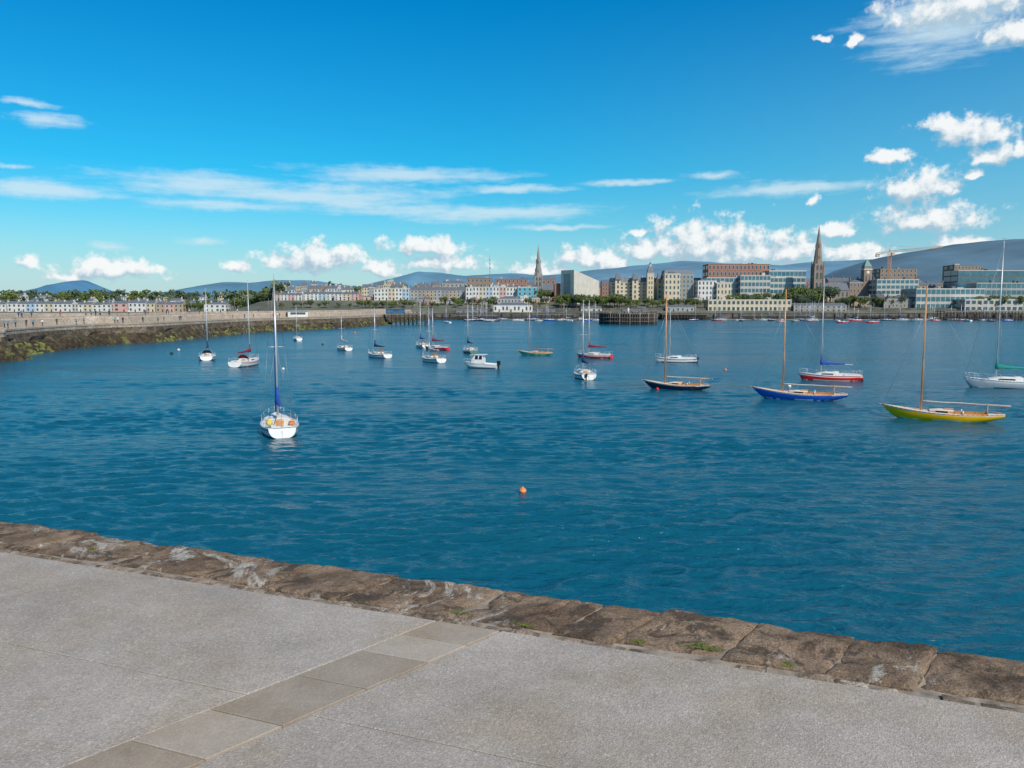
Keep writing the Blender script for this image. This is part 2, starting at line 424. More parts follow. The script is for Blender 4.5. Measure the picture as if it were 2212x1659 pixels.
def uvbox(u0,u1,v0,v1,z0,z1,mat):
    c = [wp(u0,v0),wp(u1,v0),wp(u1,v1),wp(u0,v1)]
    b0 = [p+Vector((0,0,z0-ZP)) for p in c]; b1 = [p+Vector((0,0,z1-ZP)) for p in c]
    mb.face(b1[::-1], mat); mb.face(b0, mat)
    for i in range(4): mb.face([b0[i],b0[(i+1)%4],b1[(i+1)%4],b1[i]], mat)
uvbox(-60,60,.05,12,-4,ZP-.04,m_joint)
uvbox(-30,30,.03,vj-.004,ZP-.039,ZP-.016,m_mort)
mb.obj('pier_foundation')
mb = MB()
for r in range(16):
    z1 = ZP-.35-r*.62; u = -40+random.random()
    while u < 40:
        wd = random.uniform(.8,1.6); o_ = random.uniform(0,.02)
        uvbox(u+.01,u+wd-.01,-.02-r*.03-o_,.029,z1-.6,z1,m_wall); u += wd
mb.obj('pier_wall')
mb = MB(); random.seed(11)
def rough_stone(u0,u1,v0,v1,nu,nv,zoff,amp,rad,th,mat,seed,shear=0.):
    rings = []
    tu = random.uniform(-.006,.006); tv = random.uniform(-.008,.004)
    for i in range(nu+1):
        row = []
        for j in range(nv+1):
            fu = i/nu; fv = j/nv
            u = u0+(u1-u0)*fu; v = v0+(v1-v0)*fv
            e = min(fu*(u1-u0), (1-fu)*(u1-u0), fv*(v1-v0), (1-fv)*(v1-v0))
            h = amp*noise.fractal(Vector((u*4.5+seed, v*4.5, seed)), .7, 2, 6)
            rid = abs(noise.noise(Vector((u*3+seed*2, v*2.2, 4.))))
            if rid < .035: h -= .008*(1-rid/.035)*(amp/.012)
            h += zoff+tu*(fu-.5)*2+tv*(fv-.5)*2
            rr_ = rad*(1+.8*noise.noise(Vector((u*9+seed, v*9, 1))))
            if e < rr_: h -= rr_*.55*(1-math.sqrt(max(0,1-(1-e/rr_)**2)))
            n1 = noise.noise(Vector((u*6,seed,0)))*.012; n2 = noise.noise(Vector((v*7,seed+5,0)))*.012
            row.append(wp(u+shear*(v-v0)+(n2 if i in (0,nu) else 0), v+(n1 if j in (0,nv) else 0), h))
        rings.append(row)
    mb.loft(rings, mat, False, False, True)
    bd = [rings[0][j] for j in range(nv+1)]+[rings[i][nv] for i in range(1,nu+1)]+[rings[nu][j] for j in range(nv-1,-1,-1)]+[rings[i][0] for i in range(nu-1,0,-1)]
    n = len(bd)
    for i in range(n):
        a, b = bd[i], bd[(i+1)%n]
        mb.face([a, b, b+Vector((0,0,-th)), a+Vector((0,0,-th))], mat)
meas = sorted(uv(on_z(x,y,ZP))[0] for x,y in ((380,1180),(560,1203),(700,1222),(860,1243),(985,1262),(1090,1277),(1240,1297),(1305,1305),(1430,1323),(1640,1350),(1850,1380),(2030,1405)))
us = []; u = meas[0]
while u > -14: u -= random.uniform(.5,1.1); us.append(u)
us = sorted(us)+meas; u = us[-1]
while u < 16: u += random.uniform(.4,.95); us.append(u)
for i, (ua, ub) in enumerate(zip(us, us[1:])):
    wd = ub-ua; near = -1.5 < ua < 9
    jg = random.uniform(.003,.008)
    rough_stone(ua+jg,ub-jg,random.uniform(-.02,.008),vin-.005+random.uniform(-.035,.01),max(5,int(wd*(44 if near else 10))),22 if near else 6,random.uniform(-.007,.006),.012,.018,.36,m_cop,i*3.7,shear=k*.8)
mb.obj('granite_coping')
mb = MB(); u = -8.; i = 0
m_sett = stone_mat('sett_stone', (.19,.145,.11), (.32,.25,.19), (.42,.38,.32), 5, dirt=(.10,.08,.06))
while u < 10:
    wd = random.uniform(.05,.17)
    if random.random() < .8:
        rough_stone(u+.003,u+wd-.003,vin+.006+random.uniform(-.012,.006),vj-.006+random.uniform(-.026,.004),7,5,random.uniform(-.012,-.002),.008,.014,.03,m_sett,i)
    u += wd; i += 1
mb.obj('stone_setts')
m_moss = M('moss_green', (.11,.15,.02), .95, .5, 60)
mb = MB(); random.seed(3)
for (px,py,r) in ((1130,1349,.05),(990,1322,.05),(1500,1397,.08),(1540,1402,.05),(1560,1357,.03),(1515,1392,.03),(1380,1385,.03),(200,1185,.02),(1700,1435,.03)):
    c = on_z(px,py,ZP+.002)
    for _ in range(200):
        a = random.gauss(0,r*.6); b = random.gauss(0,.009); p = c+U*a+V*b
        s_ = random.uniform(.0015,.004); d = Vector((random.gauss(0,1),random.gauss(0,1),1)).normalized()*s_*1.6
        mb.face([p+Vector((-s_,0,0)),p+Vector((s_,0,0)),p+d], m_moss)
mb.obj('moss')

# ---------------- far pier (left) ----------------
m_gran = stone_mat('far_granite', (.30,.24,.18), (.43,.35,.27), (.50,.43,.36), .35, grain=3, bmp=.1)
m_gran2 = stone_mat('far_parapet', (.38,.31,.24), (.47,.39,.31), (.52,.45,.38), .25, grain=3, bmp=.1)
m_weed = stone_mat('seaweed_rock', (.035,.028,.02), (.095,.068,.04), (.15,.17,.05), .45, grain=4, bmp=.2)
m_brn = stone_mat('tide_stained_stone', (.07,.052,.036), (.15,.115,.08), (.22,.18,.13), .5, grain=4, bmp=.1)
pts = [on_z(*q) for q in ((0,782),(60,768),(150,754),(250,744),(350,738),(450,728),(560,718),(650,713),(740,708),(800,704),(845,700))]
pts = [Vector((-170,95,0)), Vector((-120,112,0))]+pts
pts.append(Vector((-72,480,0))); pts.append(Vector((-62,530,0))); pts.append(Vector((-60,575,0)))
def catmull(p, n=8):
    r = []
    for i in range(len(p)-1):
        p0 = p[max(0,i-1)]; p1 = p[i]; p2 = p[i+1]; p3 = p[min(len(p)-1,i+2)]
        for s in range(n):
            t = s/n; r.append(.5*((2*p1)+(p2-p0)*t+(2*p0-5*p1+4*p2-p3)*t*t+(3*p1-p0-3*p2+p3)*t**3))
    r.append(p[-1]); return r
cl = catmull(pts, 8)
prof = [(-.5,-2.,m_weed),(0,0,m_weed),(.8,.9,m_weed),(1.7,1.7,m_weed),(2.4,2.5,m_brn),(2.8,3.3,m_brn),(3.0,4.1,m_gran),(3.1,4.9,m_gran2),(13.,5.0,m_gran2),(13.2,6.4,m_gran2),(13.6,6.75,m_gran2),(19.,6.8,m_gran2),(19.1,7.5,m_gran2),(20.,7.5,m_gran2),(20.5,-2,m_gran)]
rings = []
for i, p in enumerate(cl):
    t = (cl[min(i+1,len(cl)-1)]-cl[max(i-1,0)]).normalized(); nrm = Vector((-t.y,t.x,0))
    row = []
    for j, (o_, z, m) in enumerate(prof):
        dz = 0; do = 0
        if 0 < j < 5: do = noise.noise(Vector((p.x*.2,p.y*.2,j)))*1.3; dz = noise.noise(Vector((p.x*.25,p.y*.25,j+9)))*.35
        row.append(p+nrm*(o_+do)+Vector((0,0,z+dz)))
    rings.append(row)
mb = MB(); mb.loft(rings, lambda c,i,j: prof[j][2], False, False, False)
for i in range(len(rings)-1):
    for j0, o1, z0, z1 in ((7,-.12,4.75,4.98),(10,-.10,6.55,6.85)):
        a, b = rings[i][j0], rings[i+1][j0]; t = (b-a).normalized(); nr = Vector((-t.y,t.x,0)); L_ = (b-a).length; n_ = max(1,int(L_/1.8))
        for q in range(n_):
            p = a+t*(L_*q/n_+.04); p2 = a+t*(L_*(q+1)/n_-.04); f = [Vector((p.x,p.y,0))+nr*o1,Vector((p2.x,p2.y,0))+nr*o1,Vector((p2.x,p2.y,0))+nr*.7,Vector((p.x,p.y,0))+nr*.7]
            dz = random.uniform(0,.06)
            mb.loft([[v+Vector((0,0,z0)) for v in f],[v+Vector((0,0,z1+.06+dz)) for v in f]], m_gran2, True, True, False)
mb.obj('stone_pier')
mb = MB(); random.seed(5)
m_algae = M('algae_rock', (.14,.155,.04), .95, .5, .5)
for i in range(len(cl)-1):
    for _ in range(10):
        f = random.random(); p = cl[i].lerp(cl[i+1], f); t = (cl[i+1]-cl[i]).normalized(); nrm = Vector((-t.y,t.x,0))
        q = p+nrm*random.uniform(-.3,2.4); s = random.uniform(.3,.8); z = max(0,(q-p).dot(nrm)*.9)
        pp = [Vector((random.uniform(.7,1.2)*cos(a)*s,random.uniform(.7,1.2)*sin(a)*s,0)) for a in [kk*pi/3 for kk in range(6)]]
        c = q+Vector((0,0,z)); mat = m_algae if (noise.noise(p*.03)>-.05 and random.random()<.5) else m_weed
        mb.loft([[c+v-Vector((0,0,.5)) for v in pp],[c+v*.9+Vector((0,0,s*.25)) for v in pp],[c+v*.45+Vector((0,0,s*.5)) for v in pp]], mat, True, True, False)
mb.obj('rock_armour')

# ---------------- people ----------------
def person_mesh(name, walk, top, legs, skin, hair):
    st = .22 if walk else .07
    V_ = {'pel':((0,0,.95),.15,.11),'waist':((0,0,1.1),.14,.10),'chest':((0,0,1.32),.17,.12),'neck':((0,0,1.50),.06,.06),'chin':((0.01,0,1.58),.075,.07),'head':((0,0,1.67),.09,.085),'crown':((0,0,1.75),.06,.06),'nose':((.11,0,1.64),.015,.015)}
    for s, sg in (('l',1),('r',-1)):
        V_['hip'+s]=((0,.10*sg,.90),.10,.09); V_['knee'+s]=((st*.45*sg+.05,.10*sg,.50),.065,.06); V_['ank'+s]=((st*sg-.03*(walk>0),.10*sg,.09),.045,.045); V_['toe'+s]=((st*sg+.15,.11*sg,.05),.04,.035)
        V_['sh'+s]=((0,.20*sg,1.42),.065,.06); V_['el'+s]=((-st*.4*sg,.25*sg,1.14),.048,.045); V_['wr'+s]=((-st*.6*sg+.06,.26*sg,.90),.032,.03); V_['ha'+s]=((-st*.65*sg+.09,.26*sg,.80),.035,.02)
    E = [('pel','waist'),('waist','chest'),('chest','neck'),('neck','chin'),('chin','head'),('head','crown'),('head','nose')]
    for s in 'lr': E += [('pel','hip'+s),('hip'+s,'knee'+s),('knee'+s,'ank'+s),('ank'+s,'toe'+s),('chest','sh'+s),('sh'+s,'el'+s),('el'+s,'wr'+s),('wr'+s,'ha'+s)]
    ks = list(V_); me = bpy.data.meshes.new(name+'_sk'); me.from_pydata([V_[q][0] for q in ks], [(ks.index(a),ks.index(b)) for a,b in E], [])
    ob = bpy.data.objects.new(name+'_sk', me); scene.collection.objects.link(ob)
    ob.modifiers.new('s','SKIN'); ob.modifiers.new('ss','SUBSURF').levels = 1
    for i, q in enumerate(ks):
        me.skin_vertices[0].data[i].radius = V_[q][1:3]
    me.skin_vertices[0].data[0].use_root = True
    bpy.context.view_layer.update()
    dg = bpy.context.evaluated_depsgraph_get(); m2 = bpy.data.meshes.new_from_object(ob.evaluated_get(dg)); m2.name = name
    bpy.data.objects.remove(ob)
    m2.materials.clear()
    for m in (top, legs, skin, hair): m2.materials.append(m)
    for p in m2.polygons:
        c = p.center; p.use_smooth = True
        if c.z > 1.69 or (c.z > 1.56 and c.x < -.01): k_ = 3
        elif c.z > 1.49: k_ = 2
        elif c.z < .93 and abs(c.y) > .2: k_ = 2
        elif c.z > .96 or abs(c.y) > .2: k_ = 0
        elif c.z > .07: k_ = 1
        else: k_ = 3
        p.material_index = k_
    return m2
sk = M('skin', (.55,.33,.24), .5); dk = M('dark_hair', (.03,.02,.015), .7); jean = M('jeans', (.04,.06,.13), .9); blk = M('black_cloth', (.02,.02,.025), .9)
ppl = [person_mesh('person', wk, M('cloth%d'%i, c, .9), lg, sk, dk) for i,(wk,c,lg) in enumerate([(1,(.5,.06,.05),jean),(0,(.05,.08,.2),blk),(1,(.7,.68,.62),jean),(0,(.03,.03,.035),blk),(1,(.1,.25,.35),blk)])]
random.seed(21)
def pier_pt(i, off, z): 
    p = cl[i]; t = (cl[min(i+1,len(cl)-1)]-cl[max(i-1,0)]).normalized(); return p+Vector((-t.y,t.x,0))*off+Vector((0,0,z))
for i in range(20, 74):
    for _ in range(random.choice((0,0,1,1,2))):
        lower = random.random() < .45
        q = pier_pt(i, random.uniform(5,11.5) if lower else random.uniform(14.4,18), 5.0 if lower else 6.79)
        put(random.choice(ppl), 'person', q, random.choice((pi/2,-pi/2))+random.uniform(-.4,.4), sc=[random.uniform(.93,1.04)]*3)
m_grey = M('grey_metal', (.25,.27,.28), .5, .05, metal=.4)
lm = MB(); lm.cyl((0,0,0),(0,0,5.6),.09,.05,m_grey); lm.cyl((0,0,0),(0,0,.6),.16,.12,m_grey); lm.cyl((0,0,5.5),(0,1.0,5.9),.04,.03,m_grey); lm.box(-.12,.12,.8,1.35,5.85,5.95,m_grey)
lmesh = lm.mesh('street_lamp')
for i in range(48, 104, 6): put(lmesh, 'street_lamp', pier_pt(i, 14.4, 6.77), 0)
for i in range(26): put(lmesh, 'street_lamp', (-40+i*19, 578+(i%2)*24, 4.2+(i%2)*3.6), 0, sc=(1.3,1.3,1.3))

# ---------------- trees ----------------
def leaf_mat(name, c1, c2, sc):
    m = bpy.data.materials.new(name); m.use_nodes = True; t = m.node_tree; b = t.nodes['Principled BSDF']
    b.inputs['Roughness'].default_value = .8; b.inputs['Specular IOR Level'].default_value = .2
    tcn = t.nodes.new('ShaderNodeTexCoord'); n = t.nodes.new('ShaderNodeTexNoise'); n.inputs['Scale'].default_value = sc; n.inputs['Detail'].default_value = 5
    t.links.new(tcn.outputs['Object'], n.inputs['Vector'])
    r = t.nodes.new('ShaderNodeMapRange'); t.links.new(n.outputs['Fac'], r.inputs[0]); r.inputs['From Min'].default_value = .35; r.inputs['From Max'].default_value = .65
    x = t.nodes.new('ShaderNodeMix'); x.data_type = 'RGBA'; x.inputs[6].default_value = (*c1,1); x.inputs[7].default_value = (*c2,1); t.links.new(r.outputs[0], x.inputs[0])
    t.links.new(x.outputs[2], b.inputs['Base Color']); return m
m_leaf = leaf_mat('leaves', (.075,.11,.03), (.17,.21,.06), .5)
m_leafd = leaf_mat('leaves_dark', (.06,.095,.055), (.13,.165,.085), .06)
m_bark = M('bark', (.09,.07,.05), .9)
def crown(mb, c, r, h, n, mat, leaf):
    lobes = [(Vector((random.gauss(0,r*.42),random.gauss(0,r*.42),random.uniform(-.35,.42)*h)), r*random.uniform(.3,.55)) for _ in range(9)]
    for _ in range(n):
        lc, lr = random.choice(lobes)
        d = Vector((random.gauss(0,1),random.gauss(0,1),random.gauss(0,1))).normalized()
        p = c+lc+d*lr*random.uniform(.6,1.08)
        nn = (d+Vector((random.gauss(0,.5),random.gauss(0,.5),random.gauss(0,.5)))).normalized()
        a = nn.cross(Vector((.3,.2,1))).normalized(); b = nn.cross(a); s = leaf*random.uniform(.6,1.3)
        mb.face([p+a*s, p+b*s*.8, p-a*s*.9, p-b*s], mat)
def tree_mesh(seed, h=9, r=3.8, mat=m_leaf):
    random.seed(seed); mb = MB()
    mb.cyl((0,0,-.3),(0.1,0,h*.35),.32,.22,m_bark); 
    for i in range(6):
        a = i*pi/3+random.random(); e = Vector((cos(a)*r*.55, sin(a)*r*.55, h*random.uniform(.55,.8))); mb.cyl((0.1,0,h*.33), e, .15,.04,m_bark,5)
    crown(mb, Vector((0,0,h*.60)), r, h*.5, 1100, mat, .32)
    return mb.mesh('tree')
tms = [tree_mesh(s, 9, 3.8, m) for s, m in ((1,m_leaf),(2,m_leaf),(3,m_leafd),(4,m_leaf))]
random.seed(9)
def trees(x0, x1, Y, n, hpx=None, hmin=7, hmax=12, zb=None):
    for i in range(n):
        px = x0+(x1-x0)*(i+random.random()*.8)/n; y = Y+random.uniform(-8,8); X = at_y(px,660,y).x; h = random.uniform(hmin,hmax)
        put(random.choice(tms), 'tree', (X,y,zland(X,y) if zb is None else zb), random.random()*6, sc=(h/9*random.uniform(1.,1.35),h/9*1.1,h/9))
mb = MB()
for (x0,x1,Y,n,h0,h1) in ((-120,620,760,42,6,11),(-120,620,880,60,7,13),(-160,900,1150,120,8,15),(560,1000,840,30,9,15),(-200,2350,1700,150,9,15),(1150,2300,1000,50,8,13),(520,620,720,12,12,17)):
    for i in range(n):
        px = x0+(x1-x0)*random.random(); y = Y*random.uniform(.94,1.07); X = at_y(px,660,y).x; h = random.uniform(h0,h1); r = h*random.uniform(.4,.65)
        z = zland(X,y); mb.cyl((X,y,z-1),(X,y,z+h*.5),.4,.25,m_bark,5)
        crown(mb, Vector((X,y,z+h*.5)), r, h*.85, 150, random.choice((m_leafd,m_leafd,m_leaf)), r*.2)
mb.obj('distant_trees')
trees(500,590,690,9,hmin=9,hmax=14); trees(395,445,690,4); trees(1165,1200,640,5,hmin=7,hmax=11)
trees(600,960,606,18,hmin=4,hmax=7); trees(960,1060,612,8,hmin=5,hmax=8); trees(1060,1210,615,9,hmin=4,hmax=7)
trees(1205,1300,604,13,hmin=8,hmax=12); trees(1300,1350,604,7,hmin=8,hmax=12); trees(1350,1510,606,14,hmin=5,hmax=8)
trees(1575,1640,602,9,hmin=8,hmax=12); trees(1640,1760,604,18,hmin=8,hmax=13); trees(1700,1800,620,10,hmin=11,hmax=16)
trees(1800,1980,610,14,hmin=6,hmax=10); trees(1950,2090,630,12,hmin=8,hmax=12); trees(2120,2230,590,10,hmin=8,hmax=12); trees(775,880,600,7,hmin=5,hmax=7)

# ---------------- buildings ----------------
WM = lambda n, c: M('wall_'+n, c, .85, .10, .25)
white = WM('white',(.64,.62,.58)); cream = WM('cream',(.58,.49,.35)); pink = WM('pink',(.60,.35,.31)); grey = WM('grey',(.33,.33,.32)); tan = WM('tan',(.42,.31,.21)); paleblue = WM('paleblue',(.38,.50,.60))
brick = WM('brick',(.32,.145,.10)); brown = WM('brown',(.26,.185,.14)); stone = WM('stone',(.28,.25,.22)); conc = WM('concrete',(.46,.44,.40)); teal = WM('teal',(.10,.40,.50)); dgrey = WM('darkgrey',(.12,.13,.14)); yelw = WM('ochre',(.55,.42,.22))
slate = M('slate_roof', (.13,.145,.17), .6, .2, 1.); glass = M('window_glass', (.05,.075,.09), .12, .3, .4, spec=.8); glassb = M('glass_curtain', (.045,.14,.18), .12, .3, .2, spec=.9); trim = M('white_trim', (.68,.66,.62), .6, .05); tile = M('clay_pots', (.32,.15,.09), .8); copper = M('copper_roof', (.14,.28,.24), .7); door = M('door_paint', (.08,.03,.03), .4)
def bld(name, x0, x1, yt, Y, wall, floors=3, bays=4, roof='flat', d=11., rot=0., zb=None, rh=None, gl=glass, ww=.42, wh=.56, chim=0, dormer=False, tr=True, sidebays=2):
    a = at_y(x0,yt,Y); b = at_y(x1,yt,Y); W = b.x-a.x; X = (a.x+b.x)/2
    if zb is None: zb = zland(X,Y)
    top = a.z-zb; rh = rh if rh is not None else (0 if roof=='flat' else min(3.2,top*.25)); h = top-rh
    mb = MB(); x_ = W/2; mb.box(-x_,x_,0,d,-3,h,wall)
    fh = h/floors; bw = W/bays
    for f in range(floors):
        for c in range(bays):
            cx = -x_+bw*(c+.5); z0 = f*fh+fh*(.28 if wh < .7 else .12); z1 = z0+fh*wh; hw = bw*ww/2
            if f == 0 and c % 3 == 1 and ww < .6:
                mb.box(cx-.5,cx+.5,-.06,.0,0,2.2,door); continue
            if tr: mb.box(cx-hw-.12,cx+hw+.12,-.05,-.001,z0-.12,z1+.12,trim)
            mb.box(cx-hw,cx+hw,-.08,-.051 if tr else -.001,z0,z1,gl)
        for s in (-1,1):
            for c in range(sidebays):
                cy = d*(c+.5)/sidebays; z0 = f*fh+fh*.28; z1 = z0+fh*wh; q = (x_+.001, x_+.06) if s > 0 else (-x_-.06,-x_-.001)
                mb.box(q[0],q[1],cy-d/sidebays*ww/2,cy+d/sidebays*ww/2,z0,z1,gl)
    if roof == 'flat':
        mb.box(-x_-.15,x_+.15,-.2,d+.15,h,h+.35,wall if wall in (brick,brown) else trim)
        for q in range(max(1,int(W/14))):
            cx = random.uniform(-x_*.8,x_*.6); ww_ = random.uniform(1.5,5); mb.box(cx,min(x_-.3,cx+ww_),d*.3,d*.3+3,h+.35,h+random.uniform(1.2,2.6),random.choice((grey,dgrey,conc)))
    elif roof == 'gable':
        e = .3; mb.box(-x_-.1,x_+.1,-.12,d+.1,h,h+.2,trim); h2 = h+.2
        A_=(-x_,-e,h2); B_=(x_,-e,h2); C_=(x_,d+e,h2); D_=(-x_,d+e,h2); R0=(-x_,d/2,h2+rh); R1=(x_,d/2,h2+rh)
        mb.face([A_,B_,R1,R0],slate); mb.face([C_,D_,R0,R1],slate); mb.face([B_,C_,R1],wall); mb.face([D_,A_,R0],wall)
    elif roof == 'hip':
        mb.box(-x_-.1,x_+.1,-.12,d+.1,h,h+.2,trim); h2 = h+.2; k_ = min(d/2,x_*.8)
        A_=(-x_,0,h2); B_=(x_,0,h2); C_=(x_,d,h2); D_=(-x_,d,h2); R0=(-x_+k_,d/2,h2+rh); R1=(x_-k_,d/2,h2+rh)
        mb.face([A_,B_,R1,R0],slate); mb.face([C_,D_,R0,R1],slate); mb.face([B_,C_,R1],slate); mb.face([D_,A_,R0],slate)
    elif roof == 'mansard':
        mb.box(-x_-.3,x_+.3,-.35,d+.3,h,h+.3,trim); h2 = h+.3; k_ = 1.1
        lo = [(-x_,0,h2),(x_,0,h2),(x_,d,h2),(-x_,d,h2)]; hi = [(-x_+k_,k_,h2+rh),(x_-k_,k_,h2+rh),(x_-k_,d-k_,h2+rh),(-x_+k_,d-k_,h2+rh)]
        mb.loft([lo,hi],slate,True,True,False)
    if dormer:
        for c in range(0,bays,2):
            cx = -x_+bw*(c+.5); mb.box(cx-.7,cx+.7,.15,2.,h+.3,h+.3+rh*.75,trim); mb.box(cx-.45,cx+.45,.10,.149,h+.6,h+rh*.75,glass)
            mb.face([(cx-.8,.1,h+.3+rh*.75),(cx+.8,.1,h+.3+rh*.75),(cx,.1,h+.9+rh*.75)],slate); mb.face([(cx-.8,.1,h+.3+rh*.75),(cx,.1,h+.9+rh*.75),(cx,2.2,h+.9+rh*.75),(cx-.8,2.2,h+.3+rh*.75)],slate); mb.face([(cx+.8,.1,h+.3+rh*.75),(cx,.1,h+.9+rh*.75),(cx,2.2,h+.9+rh*.75),(cx+.8,2.2,h+.3+rh*.75)],slate)
    for c in range(chim):
        cx = -x_+W*(c+.5)/chim if chim > 1 else x_-.5; z0 = h+rh*.5; mb.box(cx-.35,cx+.35,d/2-1,d/2+1,z0,h+rh+1.3,wall)
        for q in (-.6,0,.6): mb.cyl((cx,d/2+q,h+rh+1.3),(cx,d/2+q,h+rh+1.8),.13,.11,tile,6)
    return mb.obj(name, (X,Y,zb), radians(rot))
def terrace(x0, x1, yt, Y, n, cols, **kw):
    for i in range(n):
        a = x0+(x1-x0)*i/n; b = x0+(x1-x0)*(i+1)/n
        bld('terraced_house', a, b-.15, yt+random.uniform(-.7,.7), Y+random.uniform(-.3,.3), cols[i % len(cols)], bays=kw.get('bays',2), floors=kw.get('floors',3), roof=kw.get('roof','gable'), chim=1, d=kw.get('d',10), rh=kw.get('rh'))
random.seed(31)
terrace(15,155,651,690,7,[white,white,paleblue,white,cream,white,white],floors=2)
terrace(158,240,653,700,4,[white,cream,white,white],floors=2)
terrace(243,275,650,690,1,[pink],floors=2); terrace(277,334,649,680,3,[white,white,cream],floors=2); terrace(336,395,652,680,3,[tan,pink,tan],floors=2)
bld('detached_house',440,487,653,680,white,2,4,'hip',chim=2)
terrace(-60,12,652,700,4,[white,cream,white],floors=2)
terrace(590,652,633,650,4,[pink,white,pink,white],floors=4); terrace(652,722,630,655,4,[white,white,paleblue,white],floors=4)
terrace(722,775,631,648,3,[white,cream,pink],floors=3); bld('detached_house',778,806,640,660,pink,2,3,'hip',chim=1)
terrace(808,884,624,655,5,[white,white,cream,white,paleblue],floors=3,roof='flat')
terrace(886,1003,620,660,7,[grey,stone,tan],floors=3); terrace(1006,1152,621,650,10,[white,white,cream,paleblue,white,pink],floors=3,roof='flat')
bld('shop_building',1118,1160,621,645,teal,3,4,'flat')
bld('apartment_building',1008,1062,601,720,brown,4,6,'flat'); bld('office_building',1070,1140,603,760,brick,4,8,'flat')
bld('apartment_building',955,1008,606,760,grey,4,6,'hip',chim=2); bld('apartment_building',900,950,612,780,cream,3,6,'gable',chim=2)
bld('apartment_building',700,760,622,760,cream,3,6,'gable',chim=2); bld('brick_house',1170,1200,598,760,brick,4,3,'gable',chim=1)
hz = dict(zb=14.)
hotel = bld('hotel_building',1320,1433,600,660,cream,5,12,'mansard',d=16,rh=4,dormer=True,chim=4,**hz)
def hotel_parts():
    a = at_y(1405,562,655); zt = a.z; mb = MB(); r = 3.2
    mb.box(-r,r,-r,r,0,28-4+2,cream)
    for f in range(5):
        for c in (-1.3,1.3): mb.box(c-.5,c+.5,-r-.06,-r-.001,2+f*4.6,4.6+f*4.6,glass)
    mb.box(-r-.4,r+.4,-r-.4,r+.4,26,26.5,trim)
    sec = lambda q,z: [(-q,-q,z),(q,-q,z),(q,q,z),(-q,q,z)]
    mb.loft([sec(r,26.5),sec(r*.8,29.5),sec(r*.55,32),sec(r*.45,33)],slate,True,True,False)
    mb.box(-1.6,1.6,-1.6,1.6,33,33.3,trim); mb.cyl((0,0,33.3),(0,0,35.2),1.0,1.0,cream,8); mb.cyl((0,0,35.2),(0,0,37.2),1.2,.1,slate,8); mb.cyl((0,0,37),(0,0,39),.08,.03,slate,5)
    s = (zt-14)/39; o = mb.obj('corner_turret',(a.x,655,14)); o.scale = (s,s,s); return o
o = hotel_parts(); o.parent = hotel; o.matrix_parent_inverse = Matrix.Translation(hotel.location).inverted()
for px in (1335,1372,1425):
    a = at_y(px,588,656); mb = MB(); r = 2.3; sec = lambda q,z: [(-q,-q,z),(q,-q,z),(q,q,z),(-q,q,z)]
    hh = a.z-14; mb.box(-r,r,-r+1,r,0,hh-6,cream)
    for f in range(5): mb.box(-.7,.7,-r+.94,-r+.999,2+f*4,4.4+f*4,glass)
    mb.loft([sec(r+.1,hh-6),sec(r*.65,hh-1.5),sec(r*.6,hh-1)],slate,True,True,False); mb.cyl((0,0,hh-1),(0,0,hh),.1,.05,slate)
    o = mb.obj('pavilion_roof',(a.x,656,14)); o.parent = hotel; o.matrix_parent_inverse = Matrix.Translation(hotel.location).inverted()
bld('apartment_building',1434,1499,584,650,stone,6,8,'mansard',d=14,rh=4,zb=13,gl=glassb,ww=.55,wh=.62)
bld('apartment_building',1436,1470,592,642,cream,5,4,'flat',d=8,zb=13)
bld('office_building',1530,1664,571,700,brick,5,16,'flat',d=20,ww=.5,gl=glass,zb=17); bld('office_building',1527,1740,600,662,conc,4,22,'flat',d=18,ww=.85,wh=.62,gl=glassb,tr=False,zb=14)
bld('office_building',1662,1742,585,680,grey,5,9,'flat',d=18,ww=.88,wh=.7,gl=glassb,tr=False,zb=15); bld('office_building',1600,1665,595,655,conc,4,8,'flat',d=10,ww=.8,wh=.6,gl=glassb,tr=False)
bld('apartment_building',1508,1548,607,640,white,4,5,'flat',d=12); bld('apartment_building',1549,1580,612,636,cream,3,4,'flat',d=12)
bld('brick_house',1300,1320,604,700,brick,4,3,'gable',chim=1); bld('apartment_building',1500,1528,600,720,tan,4,4,'gable',chim=1)
bld('shop_building',1790,1838,600,690,brown,4,6,'gable',chim=2); bld('apartment_building',1742,1800,612,660,stone,3,6,'hip',chim=2)
th = bld('town_hall',1836,1905,602,665,brown,3,9,'hip',d=16,chim=4,ww=.4,zb=15)
bld('office_building',1895,1985,604,650,conc,4,9,'flat',d=16,ww=.8,wh=.6,gl=glassb,tr=False,zb=14); bld('office_building',1902,1982,581,740,brown,6,9,'flat',d=20,zb=20)
bld('apartment_building',1960,2060,610,700,tan,4,10,'gable',chim=3); bld('office_building',2070,2230,585,660,dgrey,5,14,'flat',d=22,ww=.92,wh=.78,gl=glassb,tr=False,zb=14)
bld('office_building',2062,2120,573,740,brown,6,8,'flat',d=20,zb=20); bld('office_building',2110,2240,612,630,grey,3,12,'flat',d=14,ww=.88,wh=.66,gl=glassb,tr=False,zb=12)
bld('ferry_terminal',1980,2128,624,600,conc,3,14,'flat',d=24,ww=.86,wh=.62,gl=glassb,tr=False,zb=6); bld('ferry_terminal',2085,2212,647,585,conc,2,10,'flat',d=16,ww=.7,zb=5)
bld('yacht_clubhouse',1066,1150,654,582,white,1,10,'hip',d=14,rh=2.,zb=5); bld('yacht_clubhouse',1075,1125,640,610,grey,2,7,'hip',d=12,zb=8)
bld('yacht_clubhouse',1530,1710,648,588,cream,2,18,'flat',d=14,zb=5,ww=.6); bld('harbour_office',1840,1900,640,612,tan,2,6,'hip',d=12,chim=2,zb=9)
bld('harbour_office',1910,1975,640,605,stone,2,8,'hip',d=12,chim=2,zb=8); bld('boat_shed',985,1052,668,580,stone,1,6,'gable',d=10,rh=1.5,zb=4)
